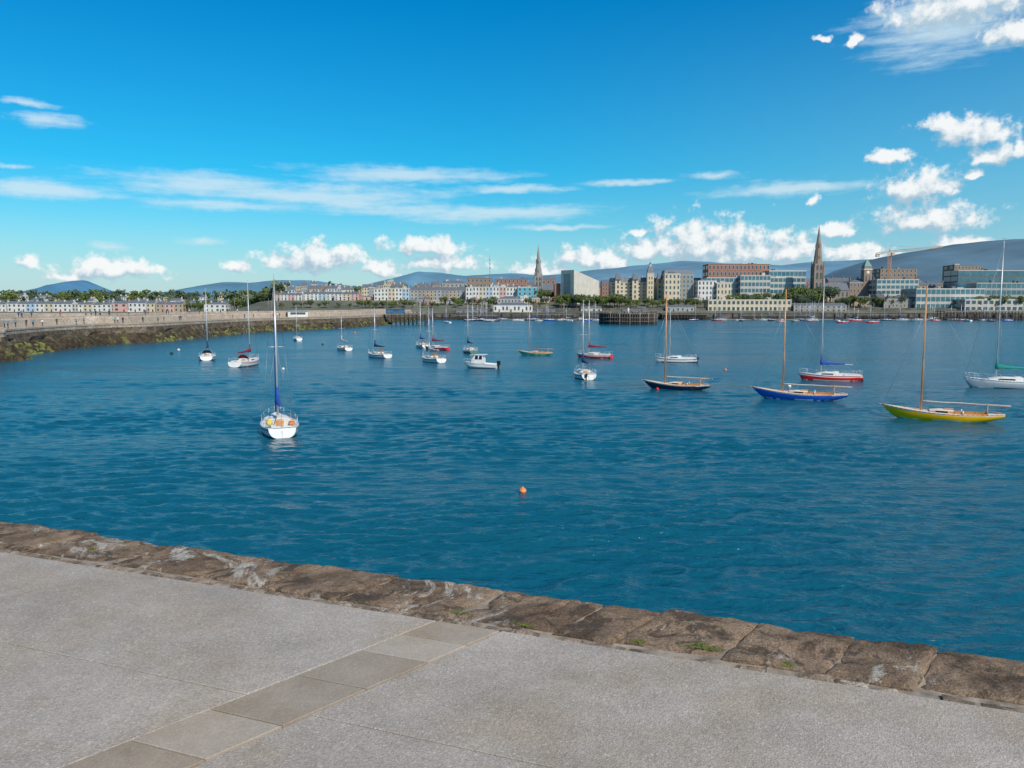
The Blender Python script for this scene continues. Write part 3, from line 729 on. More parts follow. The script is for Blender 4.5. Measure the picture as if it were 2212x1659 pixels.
bld('boat_shed',1255,1300,662,586,conc,1,4,'gable',d=10,rh=1.5,zb=5); bld('boat_shed',1440,1500,660,585,grey,1,6,'gable',d=10,zb=5); bld('warehouse',1715,1830,655,585,stone,2,10,'gable',d=12,zb=5)
bld('boat_shed',1160,1200,668,584,tan,1,4,'gable',d=8,rh=1.5,zb=4.5); bld('boat_shed',1345,1400,668,584,stone,1,6,'gable',d=8,rh=1.5,zb=4.5)
random.seed(77)
pal = (tan,cream,yelw,brick,white,brown,stone,pink,grey); lpal = (white,white,cream,paleblue,tan,white)
for (a,b,y0,y1,t0,t1,lv,pl) in ((600,1150,700,900,606,622,4,pal),(600,1150,690,760,612,628,3,lpal),(1290,1520,700,900,606,624,4,pal),(1740,2240,700,900,600,622,4,pal),(1780,2080,675,720,612,626,3,pal),(850,1200,618,632,640,652,2,pal),(1500,2000,622,634,632,648,3,pal),(-60,560,745,800,644,650,2,lpal),(-60,560,860,900,634,642,2,lpal)):
    px = a
    while px < b:
        wpx = random.uniform(11,28); Y = random.uniform(y0,y1); yt = random.uniform(t0,t1)
        bld(random.choice(('apartment_building','brick_house')) if pl is pal else 'detached_house', px, px+wpx, yt, Y, random.choice(pl), lv, random.randint(3,5), random.choice(('gable','hip','gable','flat')) if pl is pal else 'gable', chim=random.choice((1,2)), d=9, rot=random.uniform(-14,14)); px += wpx*(random.uniform(1.05,1.7) if pl is pal or y0 < 700 else random.uniform(1.5,5))
def prism(foot, hts, zb, mat): 
    lo = [(x,y,zb) for x,y in foot]; hi = [(x,y,h) for (x,y),h in zip(foot,hts)]; mb.loft([lo,hi],mat,True,True,False)
mb = MB(); c = at_y(1240,583,612); l = at_y(1212,584,625); r = at_y(1294,607,655); back = Vector((l.x+r.x-c.x, l.y+r.y-c.y, 0))
prism([(l.x,l.y),(c.x,c.y),(r.x,r.y),(back.x,back.y)],[l.z,c.z,r.z,r.z],8,WM('limestone',(.60,.56,.48)))
d = (c-l); d.z = 0; d.normalize(); nrm = Vector((d.y,-d.x,0)); q0 = Vector((l.x,l.y,0))+nrm*.15; Wd = (Vector((c.x-l.x,c.y-l.y,0))).length
def wq(o, dd, a, b, z0, z1, m): mb.face([o+dd*a+Vector((0,0,z0)),o+dd*b+Vector((0,0,z0)),o+dd*b+Vector((0,0,z1)),o+dd*a+Vector((0,0,z1))], m)
wq(q0,d,Wd*.22,Wd*.72,13,l.z-3,glassb)
for z in (17,21,25,29): wq(q0+nrm*.1,d,Wd*.22,Wd*.72,z,z+.25,grey)
d2_ = Vector((r.x-c.x,r.y-c.y,0)); W2 = d2_.length; d2_.normalize(); n2 = Vector((d2_.y,-d2_.x,0)); q1 = Vector((c.x,c.y,0))+n2*.12
for i in range(9): wq(q1,d2_,W2*(.12+.09*i),W2*(.12+.09*i)+.7,12+(i%3),16+(i%4),glass)
wq(q1,d2_,W2*.05,W2*.95,9.5,11,glassb)
a = at_y(1198,612,630); b = at_y(1211,612,630); mb.box(a.x,b.x,630,645,8,a.z,brick)
mb.obj('library_building')
def church(px, ytop, ysp, Y, wpx, wall, zb, nave):
    t = at_y(px,ytop,Y); zs = at_y(px,ysp,Y).z; r = wpx/F*Y/2; mb = MB(); X = t.x; h = zs-zb; H_ = t.z-zb
    mb.box(-r,r,-r,r,-3,h,wall)
    for s1 in (-1,1):
        for s2 in (-1,1):
            mb.box(s1*r-.5,s1*r+.5,s2*r-.5,s2*r+.5,-3,h*.92,wall); mb.cyl((s1*r,s2*r,h*.92),(s1*r,s2*r,h+3.5),.55,.05,wall,4,False)
    for f in (.3,.55,.8): mb.box(-r-.15,r+.15,-r-.15,r+.15,h*f,h*f+.4,wall)
    for s in (-1,1):
        for z0,z1 in ((h*.58,h*.77),(h*.83,h*.97),(h*.35,h*.5)):
            cx = s*r*.42; q = r*.22
            for (xx,yy) in ((0,-1),(1,0),(-1,0)):
                if yy: mb.face([(cx-q,-r-.18,z0),(cx+q,-r-.18,z0),(cx+q,-r-.18,z1-.8),(cx,-r-.18,z1),(cx-q,-r-.18,z1-.8)],glass)
                else: mb.face([(xx*(r+.18),cx-q,z0),(xx*(r+.18),cx+q,z0),(xx*(r+.18),cx+q,z1-.8),(xx*(r+.18),cx,z1),(xx*(r+.18),cx-q,z1-.8)],glass)
    ring = lambda q,z: [(q*cos(pi/8+i*pi/4),q*sin(pi/8+i*pi/4),z) for i in range(8)]
    mb.loft([ring(r*1.0,h),ring(r*.52,h+(H_-h)*.5),ring(.12,H_-1.6)],wall,True,True,False)
    mb.cyl((0,0,H_-1.6),(0,0,H_),.1,.07,wall,5); mb.box(-.5,.5,-.08,.08,H_-.9,H_-.7,wall)
    for f in (.12,.4):
        zz = h+(H_-h)*f; q = r*(1-.9*f)
        for a in range(4):
            ca,sa = round(cos(a*pi/2)),round(sin(a*pi/2)); mb.box(ca*q*.8-.55,ca*q*.8+.55,sa*q*.8-.55,sa*q*.8+.55,zz,zz+2.2,wall); mb.cyl((ca*q*.8,sa*q*.8,zz+2.2),(ca*q*.8,sa*q*.8,zz+4.),.75,.04,wall,4,False)
            mb.box(ca*q*.8-.25,ca*q*.8+.25,sa*q*.8-.58,sa*q*.8-.56,zz+.3,zz+1.9,glass)
    if nave:
        L,wd,hh = nave; mb.box(r,r+L,-wd/2,wd/2,-3,hh,wall); mb.face([(r,-wd/2-.4,hh),(r+L,-wd/2-.4,hh),(r+L,0,hh+6),(r,0,hh+6)],slate); mb.face([(r,wd/2+.4,hh),(r,0,hh+6),(r+L,0,hh+6),(r+L,wd/2+.4,hh)],slate); mb.face([(r+L,-wd/2,hh),(r+L,wd/2,hh),(r+L,0,hh+6)],wall)
        for i in range(6): cx = r+L*(i+.5)/6; mb.face([(cx-.7,-wd/2-.05,3),(cx+.7,-wd/2-.05,3),(cx+.7,-wd/2-.05,hh-2),(cx,-wd/2-.05,hh-.8),(cx-.7,-wd/2-.05,hh-2)],glass)
    return mb.obj('church',(X,Y,zb))
church(1163,527,597,700,16,WM('churchgranite',(.27,.25,.23)),15,(26,12,8)); church(1770,483,570,640,19,WM('churchstone',(.27,.21,.165)),14,(20,12,8))
mb = MB(); t = at_y(1873,558,668); hh = t.z-15; r = 3.2
mb.box(-r,r,-r,r,0,hh*.72,brown); mb.box(-r-.4,r+.4,-r-.4,r+.4,hh*.72,hh*.74,trim); mb.box(-r+.2,r-.2,-r+.2,r-.2,hh*.74,hh*.80,brown)
mb.cyl((0,-r-.1,hh*.66),(0,-r-.02,hh*.66),1.2,1.2,trim,20)
for s in (-1.4,1.4): mb.box(s-.5,s+.5,-r-.05,-r-.001,hh*.44,hh*.58,glass)
mb.loft([[(-r,-r,hh*.8),(r,-r,hh*.8),(r,r,hh*.8),(-r,r,hh*.8)],[(-.2,-.2,hh*.98),(.2,-.2,hh*.98),(.2,.2,hh*.98),(-.2,.2,hh*.98)]],copper,True,True,False); mb.cyl((0,0,hh*.97),(0,0,hh),.1,.04,copper)
o = mb.obj('clock_tower',(t.x,668,15)); o.parent = th; o.matrix_parent_inverse = Matrix.Translation(th.location).inverted()
m_or = M('crane_paint', (.66,.30,.12), .5); mb = MB(); Y = 690; b0 = at_y(1922,610,Y); t0 = at_y(1922,536,Y)
def lattice(a, b, wd, n, r=.12):
    a = Vector(a); b = Vector(b); dr = (b-a).normalized(); up = Vector((0,1,0)); x = dr.cross(up).normalized()*wd/2; y = up*wd/2
    cs = [x+y,x-y,-x-y,-x+y]
    for c in cs: mb.cyl(a+c,b+c,r,r,m_or,4)
    for i in range(n):
        p = a.lerp(b,i/n); q = a.lerp(b,(i+1)/n)
        for j in range(4): mb.cyl(p+cs[j],q+cs[(j+1)%4],r*.6,r*.6,m_or,4)
lattice((b0.x,Y,zland(b0.x,Y)),(t0.x,Y,t0.z-4),2.0,16,.13); je = at_y(2035,533,Y-20); jb = at_y(1892,549,Y+3)
lattice((t0.x,Y,t0.z-3),(je.x,Y-20,je.z),1.4,22,.13); lattice((t0.x,Y,t0.z-3),(jb.x,Y+3,jb.z),1.4,6,.16); mb.box(jb.x,jb.x+3,Y+2,Y+4,jb.z-2.5,jb.z,conc); mb.box(t0.x+1.2,t0.x+3.,Y-2,Y,t0.z-6.5,t0.z-4,m_or)
mb.cyl((t0.x,Y,t0.z-4),(t0.x,Y,t0.z+2),.4,.2,m_or,4); mb.cyl((t0.x,Y,t0.z+2),(je.x*.6+t0.x*.4,Y-12,je.z*.6+t0.z*.4),.07,.07,m_or,4); mb.cyl((t0.x,Y,t0.z+2),(jb.x,Y+3,jb.z+.5),.07,.07,m_or,4)
mb.obj('tower_crane')
mb = MB(); t0 = at_y(1058,553,760); zb = zland(t0.x,760); mb.cyl((t0.x,760,zb),(t0.x,760,t0.z),.45,.12,m_grey,6)
for z in (.70,.80,.9): zz = zb+(t0.z-zb)*z; mb.box(t0.x-.7,t0.x+.7,759.4,760.6,zz,zz+.7,m_grey)
mb.obj('radio_mast')

# ---------------- quay, jetties ----------------
m_q = stone_mat('quay_stone', (.075,.068,.06), (.15,.132,.115), (.22,.20,.175), .3, grain=3, bmp=.1); m_qd = M('quay_wet', (.03,.03,.026), .7, .4, .4); m_tim = M('jetty_timber', (.06,.048,.04), .85, .4, .8); m_timl = M('jetty_timber_weathered', (.19,.165,.14), .85, .3, .8)
mb = MB(); mb.box(-62,480,560,567,-3,1.9,m_qd); mb.box(-62,480,560.3,567,1.9,4.3,m_q); mb.box(-62,480,560.1,561,4.3,4.6,m_q)
mb.box(-40,470,590,592,3,8,m_q); mb.box(-10,470,630,632,7,13,m_q)
x = -55
while x < 470:
    wd = random.uniform(1,5); mb.box(x,x+wd*.3,559.3,559.99,-2,4.2,m_tim); x += wd+4
mb.obj('harbour_wall')
mb = MB(); mb.box(-420,-66,560,562,-2,4.6,m_gran2); mb.obj('sea_wall')
random.seed(4)
def jetty(name, x0, x1, Y, z, wd, step=2.2):
    a = at_y(x0,690,Y).x; b = at_y(x1,690,Y).x; mb = MB()
    mb.box(a,b,Y,Y+wd,z-.5,z,m_timl if z > 1.2 else m_grey); x = a+.3
    while x < b:
        for y in (Y+.3,Y+wd-.3): mb.cyl((x,y,-2),(x+random.uniform(-.1,.1),y,z+random.choice((0,.9,.9))),.24,.22,m_tim,6)
        if random.random() < .6 and z > 1.2: mb.cyl((x,Y+.2,.6),(x+step,Y+.2,z-.6),.12,.12,m_tim,5)
        x += step
    if z > 1.2:
        for zz in (1.2,z*.6): mb.box(a,b,Y-.05,Y+.1,zz,zz+.3,m_tim)
        for x in range(int(a),int(b),2): mb.cyl((x,Y+.2,z),(x,Y+.2,z+1.05),.04,.04,m_grey,4)
        mb.box(a,b,Y+.17,Y+.23,z+1.02,z+1.08,m_grey)
    mb.obj(name)
jetty('timber_jetty',2040,2300,520,6.2,14); jetty('timber_jetty',1150,1240,548,4,8); jetty('timber_jetty',1600,1760,550,3.4,6,3)
jetty('timber_jetty',990,1075,545,3.2,8); jetty('timber_jetty',1430,1530,552,4,8); jetty('timber_jetty',1850,1960,552,3.6,6,3)
jetty('floating_pontoon',1080,1290,538,.7,3,9); jetty('floating_pontoon',1560,1800,534,.7,3,9); jetty('floating_pontoon',1820,2030,530,.7,3,9)
jetty('ferry_berth_jetty',836,928,405,5.6,14)
m_blue = M('blue_steel', (.03,.13,.26), .5); a = at_y(834,690,410).x
mb = MB(); mb.box(0,9,0,6,5.62,8.0,m_blue); mb.box(1,2.2,-.05,0-.001,5.7,7.7,dgrey); mb.box(-.3,9.3,-.3,6.3,8.0,8.2,m_grey); mb.box(4,7,-.06,-.001,6.6,7.5,glass); mb.obj('pier_hut',(a,409,0))
mb = MB(); mb.loft([[(150,560.2,3.8),(156,560.2,3.8),(156,560.2,-1),(150,560.2,-1)],[(138,544,-.5),(144,544,-.5),(144,544,-1.5),(138,544,-1.5)]],m_q,True,True,False); mb.obj('slipway')
cpt = on_z(1366,701); R = 127/F*cpt.y/2; cc = Vector((cpt.x,cpt.y+R,0)); mb = MB()
for i in range(72):
    a = i*2*pi/72; mb.cyl((cc.x+R*cos(a),cc.y+R*sin(a),-2),(cc.x+R*cos(a),cc.y+R*sin(a),6.+(i%3==0)*.7),.36,.33,m_timl if i%4==1 else m_tim,6)
mb.cyl((cc.x,cc.y,-2),(cc.x,cc.y,5.3),R*.93,R*.93,m_qd,40,False); mb.cyl((cc.x,cc.y,5.3),(cc.x,cc.y,5.75),R*1.01,R*1.01,m_timl,48,False)
for z in (1.6,3.4):
    for i in range(48):
        a = i*2*pi/48; b = (i+1)*2*pi/48; mb.cyl((cc.x+(R+.4)*cos(a),cc.y+(R+.4)*sin(a),z),(cc.x+(R+.4)*cos(b),cc.y+(R+.4)*sin(b),z),.16,.16,m_timl,4)
for i in range(24):
    a = i*2*pi/24; mb.cyl((cc.x+R*.95*cos(a),cc.y+R*.95*sin(a),5.7),(cc.x+R*.95*cos(a),cc.y+R*.95*sin(a),6.9),.06,.06,m_grey,4)
mb.cyl((cc.x,cc.y,5.7),(cc.x,cc.y,8.2),.6,.5,white,8); mb.cyl((cc.x,cc.y,8.2),(cc.x,cc.y,9),.4,.1,m_or,8)
mb.obj('timber_pier_head')
mb = MB(); mb.box(-4,4,-1.5,1.5,0,2.3,white); mb.box(-4.3,4.3,-1.8,1.8,2.3,2.5,M('kiosk_roof',(.12,.40,.45),.5)); mb.box(-3,3,-1.56,-1.501,1,1.9,glass); mb.obj('kiosk', pier_pt(75,9,5.0), radians(20))

# ---------------- boats ----------------
def HM(n, c, r=.25, s=.6): return M('hull_'+n, c, r, .05, 1.5, spec=s)
hw = HM('white',(.74,.74,.72)); hnavy = HM('navy',(.012,.018,.05)); hblue = HM('blue',(.012,.10,.50)); hyel = HM('yellow',(1.0,.54,.006),.45,.25); hred = HM('red',(.66,.02,.022),.35,.4); hgreen = HM('green',(.08,.33,.20)); hdg = HM('darkgreen',(.02,.10,.08)); hgry = HM('grey',(.50,.52,.54))
varn = M('varnished_wood', (.62,.27,.09), .35, .2, 3); teak = M('teak_deck', (.50,.35,.22), .6, .15, 6); deckc = M('deck_cream', (.66,.62,.54), .6, .05); deckw = M('deck_white', (.70,.70,.67), .5, .05); alu = M('mast_alloy', (.62,.64,.66), .35, .03, metal=.4); wire = M('rigging_wire', (.30,.31,.32), .4, .05, metal=.6); rope = M('rope', (.5,.47,.4), .9)
cvb = M('cover_blue', (.01,.07,.38), .8); cvr = M('cover_maroon', (.24,.01,.03), .8); cvg = M('cover_teal', (.0,.24,.2), .8); cvn = M('cover_navy', (.015,.03,.12), .8); cvw = M('cover_canvas', (.55,.52,.46), .8); stripe_r = M('stripe_red', (.38,.03,.03), .4); stripe_n = M('stripe_navy', (.01,.02,.08), .4); blackp = M('black_plastic', (.012,.012,.014), .4); bottom_g = M('antifoul', (.03,.035,.05), .7); bot_r = M('antifoul_red', (.22,.04,.03), .7); yel = M('yellow_foam', (.75,.55,.02), .6); orng = M('buoy_orange', (.85,.22,.04), .45)
def yacht(name, px, py, head, L=8., B=2.7, style='modern', hull=hw, bot=bottom_g, deck=deckw, mh=10.5, mastm=alu, cover=cvb, stripe=stripe_n, jib=None, dodger=None, rails=True, outboard=False, boom=True, wheel=None, coverlen=1., low=False, mr_=None):
    mb = MB(); classic = style == 'classic'
    fb = (1.05,.72,.82) if not classic else (1.05,.56,.66)
    fb = tuple(f*L/8.5 for f in fb); dr = .45
    def bh(t):
        if classic:
            v = 1-(1-t/.55)**2 if t < .55 else 1-((t-.55)/.45)**2*.80
        else: v = 1-(1-t/.6)**2.2 if t < .6 else 1-.30*((t-.6)/.4)**2
        return max(.012, B/2*v)
    def zs(t):
        m = .65; return fb[1]+(fb[0]-fb[1])*((m-t)/m)**2 if t < m else fb[1]+(fb[2]-fb[1])*((t-m)/(1-m))**2
    def zk(t):
        o = .34 if classic else .16; s = .62 if classic else .72
        if t < o: f = 1-(1-t/o)**2; return zs(t)-.06+(-dr-zs(t)+.06)*f
        if t > s:
            f = ((t-s)/(1-s))**(1.3 if classic else 1.6); e = zs(1)-.28 if classic else .02
            return -dr+(e+dr)*f
        return -dr
    n = 26; m = 14; pw = .8 if classic else .55
    rings = []
    for i in range(n+1):
        t = i/n; x = L*(.5-t); b = bh(t); s_ = zs(t); k_ = zk(t); half = []
        for j in range(m+1):
            th_ = j/m*pi/2; y = b*max(0,cos(th_))**pw if j < m else 0.; z = s_-(s_-k_)*sin(th_)**(1.25 if classic else 1.1); half.append((x-(s_-z)*(.25 if not classic and i==n else 0), y, z))
        rings.append(half+[(x_,-y,z) for x_,y,z in half[-2::-1]])
    def hm(c, i, j):
        t = .5-c.x/L; s_ = zs(t)
        if c.z < .04: return bot
        if c.z < .10: return hw if (classic and hull is not hnavy) else stripe
        if not classic and s_-.20 < c.z < s_-.08: return stripe
        if classic and c.z > s_-.07: return hw
        return hull
    mb.loft(rings, hm, False, False, True); mb.face(rings[-1], hull)
    for s in (1,-1):
        for i in range(n): 
            a = rings[i][0]; b = rings[i+1][0]; mb.cyl((a[0],a[1]*s,a[2]+.015),(b[0],b[1]*s,b[2]+.015),.028,.028,varn if classic else alu,5)
    tc0, tc1 = (.60,.86) if classic else (.64,.95)
    ts = sorted([i/20 for i in range(21)]+[tc0-.001,tc0+.001,tc1-.001,tc1+.001]); dr_ = []
    for t in ts:
        x = L*(.5-t); b = bh(t)*.985; z = zs(t)-.01; cw = min(b*.62,B*.26); inn = tc0 < t < tc1; lz = z-.42 if inn else z+.05
        dr_.append([(x,b,z),(x,cw,z+.04),(x,cw,lz),(x,-cw,lz),(x,-cw,z+.04),(x,-b,z)])
    mb.loft(dr_, lambda c,i,j: (teak if (j in (1,2,3) and tc0 < .5-c.x/L < tc1) else deck), False, False, False)
    zc = zs((tc0+tc1)/2); cw = min(bh(.75)*.62,B*.26); xa = L*(.5-tc0); xb = L*(.5-tc1)
    cm_ = varn if classic else deckw
    for s in (1,-1): mb.box(xb,xa,s*cw-.04,s*cw+.04,zc,zc+(.16 if classic else .24),cm_)
    mb.box(xb-.05,xb,-cw,cw,zc,zc+.2,cm_)
    if not low:
        for s in (1,-1): mb.box(xb+.1,xa-.1,(cw-.35)*s if s>0 else -cw+.05,(cw-.05) if s>0 else (-cw+.35),zc-.30,zc-.16,teak)
    t0, t1 = (.40,.595) if classic else (.27,.638); ch = .30 if classic else .42; rr = []
    for i in range(9):
        f = i/8; t = t0+(t1-t0)*f; x = L*(.5-t); cwid = bh(t)*(.52 if classic else .62); z = zs(t); hgt = ch*(.25+.75*min(1,f*2.2)**.7) if not classic else ch*min(1,.6+f)
        rr.append([(x,cwid,z-.02),(x,cwid*.94,z+hgt*.75),(x,cwid*.72,z+hgt),(x,0,z+hgt*1.1),(x,-cwid*.72,z+hgt),(x,-cwid*.94,z+hgt*.75),(x,-cwid,z-.02)])
    mb.loft(rr, (lambda c,i,j: (varn if j in (0,5) else deckc)) if classic else deckw, False, False, False)
    mb.face(rr[0], varn if classic else deckw); mb.face(rr[-1][::-1], varn if classic else deckw)
    for s in (1,-1):
        for (f0,f1) in ((.3,.5),(.6,.85)):
            i0 = int(f0*8); i1 = int(f1*8)
            a = rr[i0]; b = rr[i1]; lerp = lambda p,q,k_: tuple(p[u]+(q[u]-p[u])*k_ for u in range(3))
            ia, ib = (0,1) if s > 0 else (6,5)
            qd = [lerp(a[ia],a[ib],.35),lerp(b[ia],b[ib],.35),lerp(b[ia],b[ib],.9),lerp(a[ia],a[ib],.9)]
            mb.face([(q[0],q[1]+s*.012,q[2]) for q in qd], blackp)
    x1_ = rr[-1][0][0]; zt = rr[-1][3][2]
    mb.box(x1_-.03,x1_-.005,-.3,.3,zs(t1)-.3,zt-.08,varn if not classic else blackp)
    mb.box(x1_,x1_+.7,-.33,.33,zt-.02,zt+.06,varn if classic else deckc)
    tm = .33 if classic else .36; xm = L*(.5-tm); zd = zs(tm); top = mh
    zm0 = zd; rm_ = mr_ or (.085 if classic else .07)
    mb.cyl((xm,0,zm0),(xm,0,top),rm_,rm_*.65,mastm,10)
    bm = zd+(.75 if classic else 1.35); be = L*(-.54 if classic else -.36)
    if boom:
        br = .036 if classic else .05
        mb.cyl((xm,0,bm),(be,0,bm-(.08 if classic else 0)),br,br*.85,mastm,8)
        if cover:
            cr_ = []; nn = 12; ee = xm+(be-xm)*coverlen
            for i in range(nn+1):
                f = i/nn; x = xm+.12+(ee-xm-.12)*f; rad = (.09+.11*(1-f)**.8) if not classic else .050*(1.3-f*.6); hgt = (.10+.40*(1-f)**2.5) if not classic else .045*(1.4-f*.7)
                cr_.append([(x,rad*cos(q*pi/4)*(1+.08*sin(f*23)),bm+(.08 if not classic else .045-.08*f)+max(-.11,hgt*sin(q*pi/4))+.015*sin(f*17)) for q in range(8)])
            mb.loft(cr_, cover, True, True, True)
            if not classic: mb.cyl((xm-.02,0,bm-.1),(xm-.02,0,bm+1.2),.13,.09,cover,8)
    if classic:
        for s in (1,-1): mb.cyl((L*(-.36),.42*s,zs(.86)),(L*(-.36)-.02,-.10*s,bm+.06),.03,.03,varn,6)
        mb.cyl((L*.5,0,zs(0)),(L*.5+.35,0,zs(0)+.05),.04,.03,varn,6)
    fz = top*.97 if not classic else top*.80
    mb.cyl((L*.49,0,zs(0)),(xm,0,fz),.012 if not jib else .05,.012 if not jib else .04,wire if not jib else jib,6)
    mb.cyl((-L*.49,0,zs(1)),(xm,0,top),.010,.010,wire,4)
    for s in (1,-1):
        yb = bh(tm)*.95; sz = zd+(top-zd)*.52; sp = (xm,s*.62,sz)
        mb.cyl((xm,0,sz),sp,.03,.02,mastm,5)
        mb.cyl((xm-.1,yb*s,zd),sp,.011,.011,wire,4); mb.cyl(sp,(xm,0,top*.98),.011,.011,wire,4)
        mb.cyl((xm-.35,yb*s,zd),(xm,0,sz),.010,.010,wire,4)
        mb.cyl((xm+.08,.09*s,zd+.1),(xm+.05,.05*s,top*.9),.008,.008,rope,4)
    mb.cyl((xm,0,top),(xm,0,top+.35),.012,.006,wire,4); mb.cyl((xm-.15,0,top+.25),(xm+.18,0,top+.25),.012,.012,blackp,4)
    if rails and not classic:
        hr = .58; prev = {1:None,-1:None}
        for t in (0.02,.14,.3,.46,.62,.78,.9,.99):
            for s in (1,-1):
                p = Vector((L*(.5-t),bh(t)*.94*s,zs(t))); q = p+Vector((0,0,hr)); mb.cyl(p,q,.016,.014,alu,5)
                if prev[s] is not None:
                    thick = .016 if t < .2 or t > .85 else .008
                    mb.cyl(prev[s],q,thick,thick,alu,5); mb.cyl(prev[s]-Vector((0,0,.28)),q-Vector((0,0,.28)),.007,.007,alu,4)
                prev[s] = q
        mb.cyl(prev[1],prev[-1],.018,.018,alu,6); mb.cyl(prev[1]-Vector((0,0,.28)),prev[-1]-Vector((0,0,.28)),.014,.014,alu,5)
    if dodger:
        dd = []; zt0 = zs(t1)+.1
        for f in (0,.5,1):
            x = x1_+.75-f*.95; hg = .25+.55*f
            dd.append([(x,cw*1.15*cos(q*pi/6),zt0+hg*1.25*sin(q*pi/6)**.7 if 0<q<6 else zt0) for q in range(7)])
        mb.loft(dd, dodger, False, False, True)
    if not classic: mb.box(-L*.5-.16,-L*.5+.0,-.03,.03,-.5,zs(1)-.15,hull)
    mb.cyl((-L*.47,0,zs(1)+.12),(-L*.36,0,zs(1)+.25),.025,.02,varn,6)
    if outboard:
        mb.box(-L*.5-.35,-L*.5-.05,.25,.5,.45,.85,blackp); mb.box(-L*.5-.25,-L*.5-.12,.33,.43,-.4,.5,blackp)
    if wheel: mb.ball((-L*.40,cw+.12,zc+.42),.14,.24,.28,yel); mb.ball((-L*.46,-cw,zc+.4),.07,.2,.2,orng)
    for s in (1,-1): mb.cyl((xa-.6,(cw+.09)*s,zc+.05),(xa-.6,(cw+.09)*s,zc+.30),.07,.05,alu,8)
    p = on_z(px,py); hd = radians(head)
    p += Vector((0,1,0))*(abs(sin(hd))*L*.40+abs(cos(hd))*B*.35)
    o = mb.obj(name, (p.x,p.y,0), hd); return o
SB = 'sailing_boat'
yacht(SB,575,945,110,7.6,2.75,jib=cvb,cover=cvb,mh=11.6,wheel=True,stripe=stripe_n,coverlen=.85)
yacht(SB,517,793,84,8.6,3.1,cover=cvr,dodger=cvr,mh=13.3,jib=None,stripe=stripe_r)
yacht(SB,433,779,108,7.8,2.9,cover=cvn,dodger=cvn,mh=12.7)
yacht(SB,637,736,115,6.2,2.3,cover=None,mh=9.8); yacht(SB,736,758,122,6.5,2.4,cover=cvw,mh=8.5,stripe=stripe_r,bot=bot_r)
yacht(SB,811,774,130,7.,2.6,cover=cvn,dodger=cvw,mh=9.2,stripe=stripe_r); yacht(SB,908,752,112,7.2,2.6,cover=cvb,mh=10.4,dodger=cvw)
yacht(SB,940,757,145,6.4,2.3,hull=hred,cover=cvr,mh=9.2,deck=deckc); yacht(SB,929,784,122,7.2,2.6,cover=cvw,mh=9.4,dodger=cvw)
yacht(SB,1012,764,108,7.,2.5,hull=hdg,cover=cvn,mh=10.2,stripe=hw); yacht(SB,1157,768,162,7.0,2.3,'classic',hull=hgreen,mastm=varn,cover=None,mh=10.2,deck=deckc)
yacht(SB,1285,775,152,6.8,2.5,hull=hred,cover=cvr,mh=10.5,dodger=None,stripe=hw); yacht(SB,1266,820,95,7.2,2.7,hull=hw,cover=cvn,mh=10.3,stripe=stripe_n,outboard=True,bot=stripe_n)
yacht(SB,1462,783,172,7.0,2.3,cover=None,mh=8.8,outboard=True,boom=False)
yacht(SB,1468,844,158,7.6,2.3,'classic',hull=hnavy,bot=hnavy,mastm=varn,cover=cvw,mh=10.9,deck=deckc)
yacht(SB,1742,868,158,9.2,2.4,'classic',hull=hblue,bot=hblue,mastm=varn,cover=cvw,mh=11.2,deck=deckc)
yacht(SB,2066,916,155,9.1,2.4,'classic',hull=hyel,bot=hyel,mastm=varn,cover=cvw,mh=11.2,deck=deckc)
yacht(SB,1803,824,165,7.6,2.6,hull=hred,cover=cvb,mh=13.0,stripe=hw,bot=bot_r,coverlen=.75)
yacht(SB,2200,841,166,9.4,3.0,hull=hgry,cover=cvg,mh=17.,stripe=hw)
random.seed(15)
far = [(1822,698,170,7,hred,cvn),(1886,698,175,7.5,hred,cvn),(1852,693,10,6,hnavy,cvw),(2022,690,150,9,hw,cvb),(2060,691,170,7,hw,cvn),(1720,695,160,5,varn,None),(1688,696,160,5,hw,None),
     (1055,694,170,7,hw,cvb),(1120,693,10,8,hw,cvn),(1185,693,170,8,hblue,cvb),(1215,692,5,7,hw,cvr),(1040,693,150,6,hnavy,cvn),(1290,693,170,7,hw,cvb),(1560,692,165,7,hw,cvb),(1600,693,5,6,hw,cvn),(1650,692,170,7,hw,cvg),(1500,693,10,7,hnavy,cvb),(1950,692,170,8,hw,cvb),(965,698,130,6,hw,cvb)]
for i in range(40): far.append((random.uniform(1000,1290) if i < 16 else random.uniform(1540,2180),random.uniform(691,694.5),random.choice((170,10,150,185,90,100)),random.uniform(5,8.5),random.choice((hw,hnavy,hnavy,hblue,hred,hdg)),random.choice((cvb,cvn,cvw))))
for (px,py,hd,l,hc,cv) in far:
    yacht(SB,px,py,hd,l,2.4,hull=hc,cover=cv,mh=random.uniform(8,13),low=True,mr_=.10)
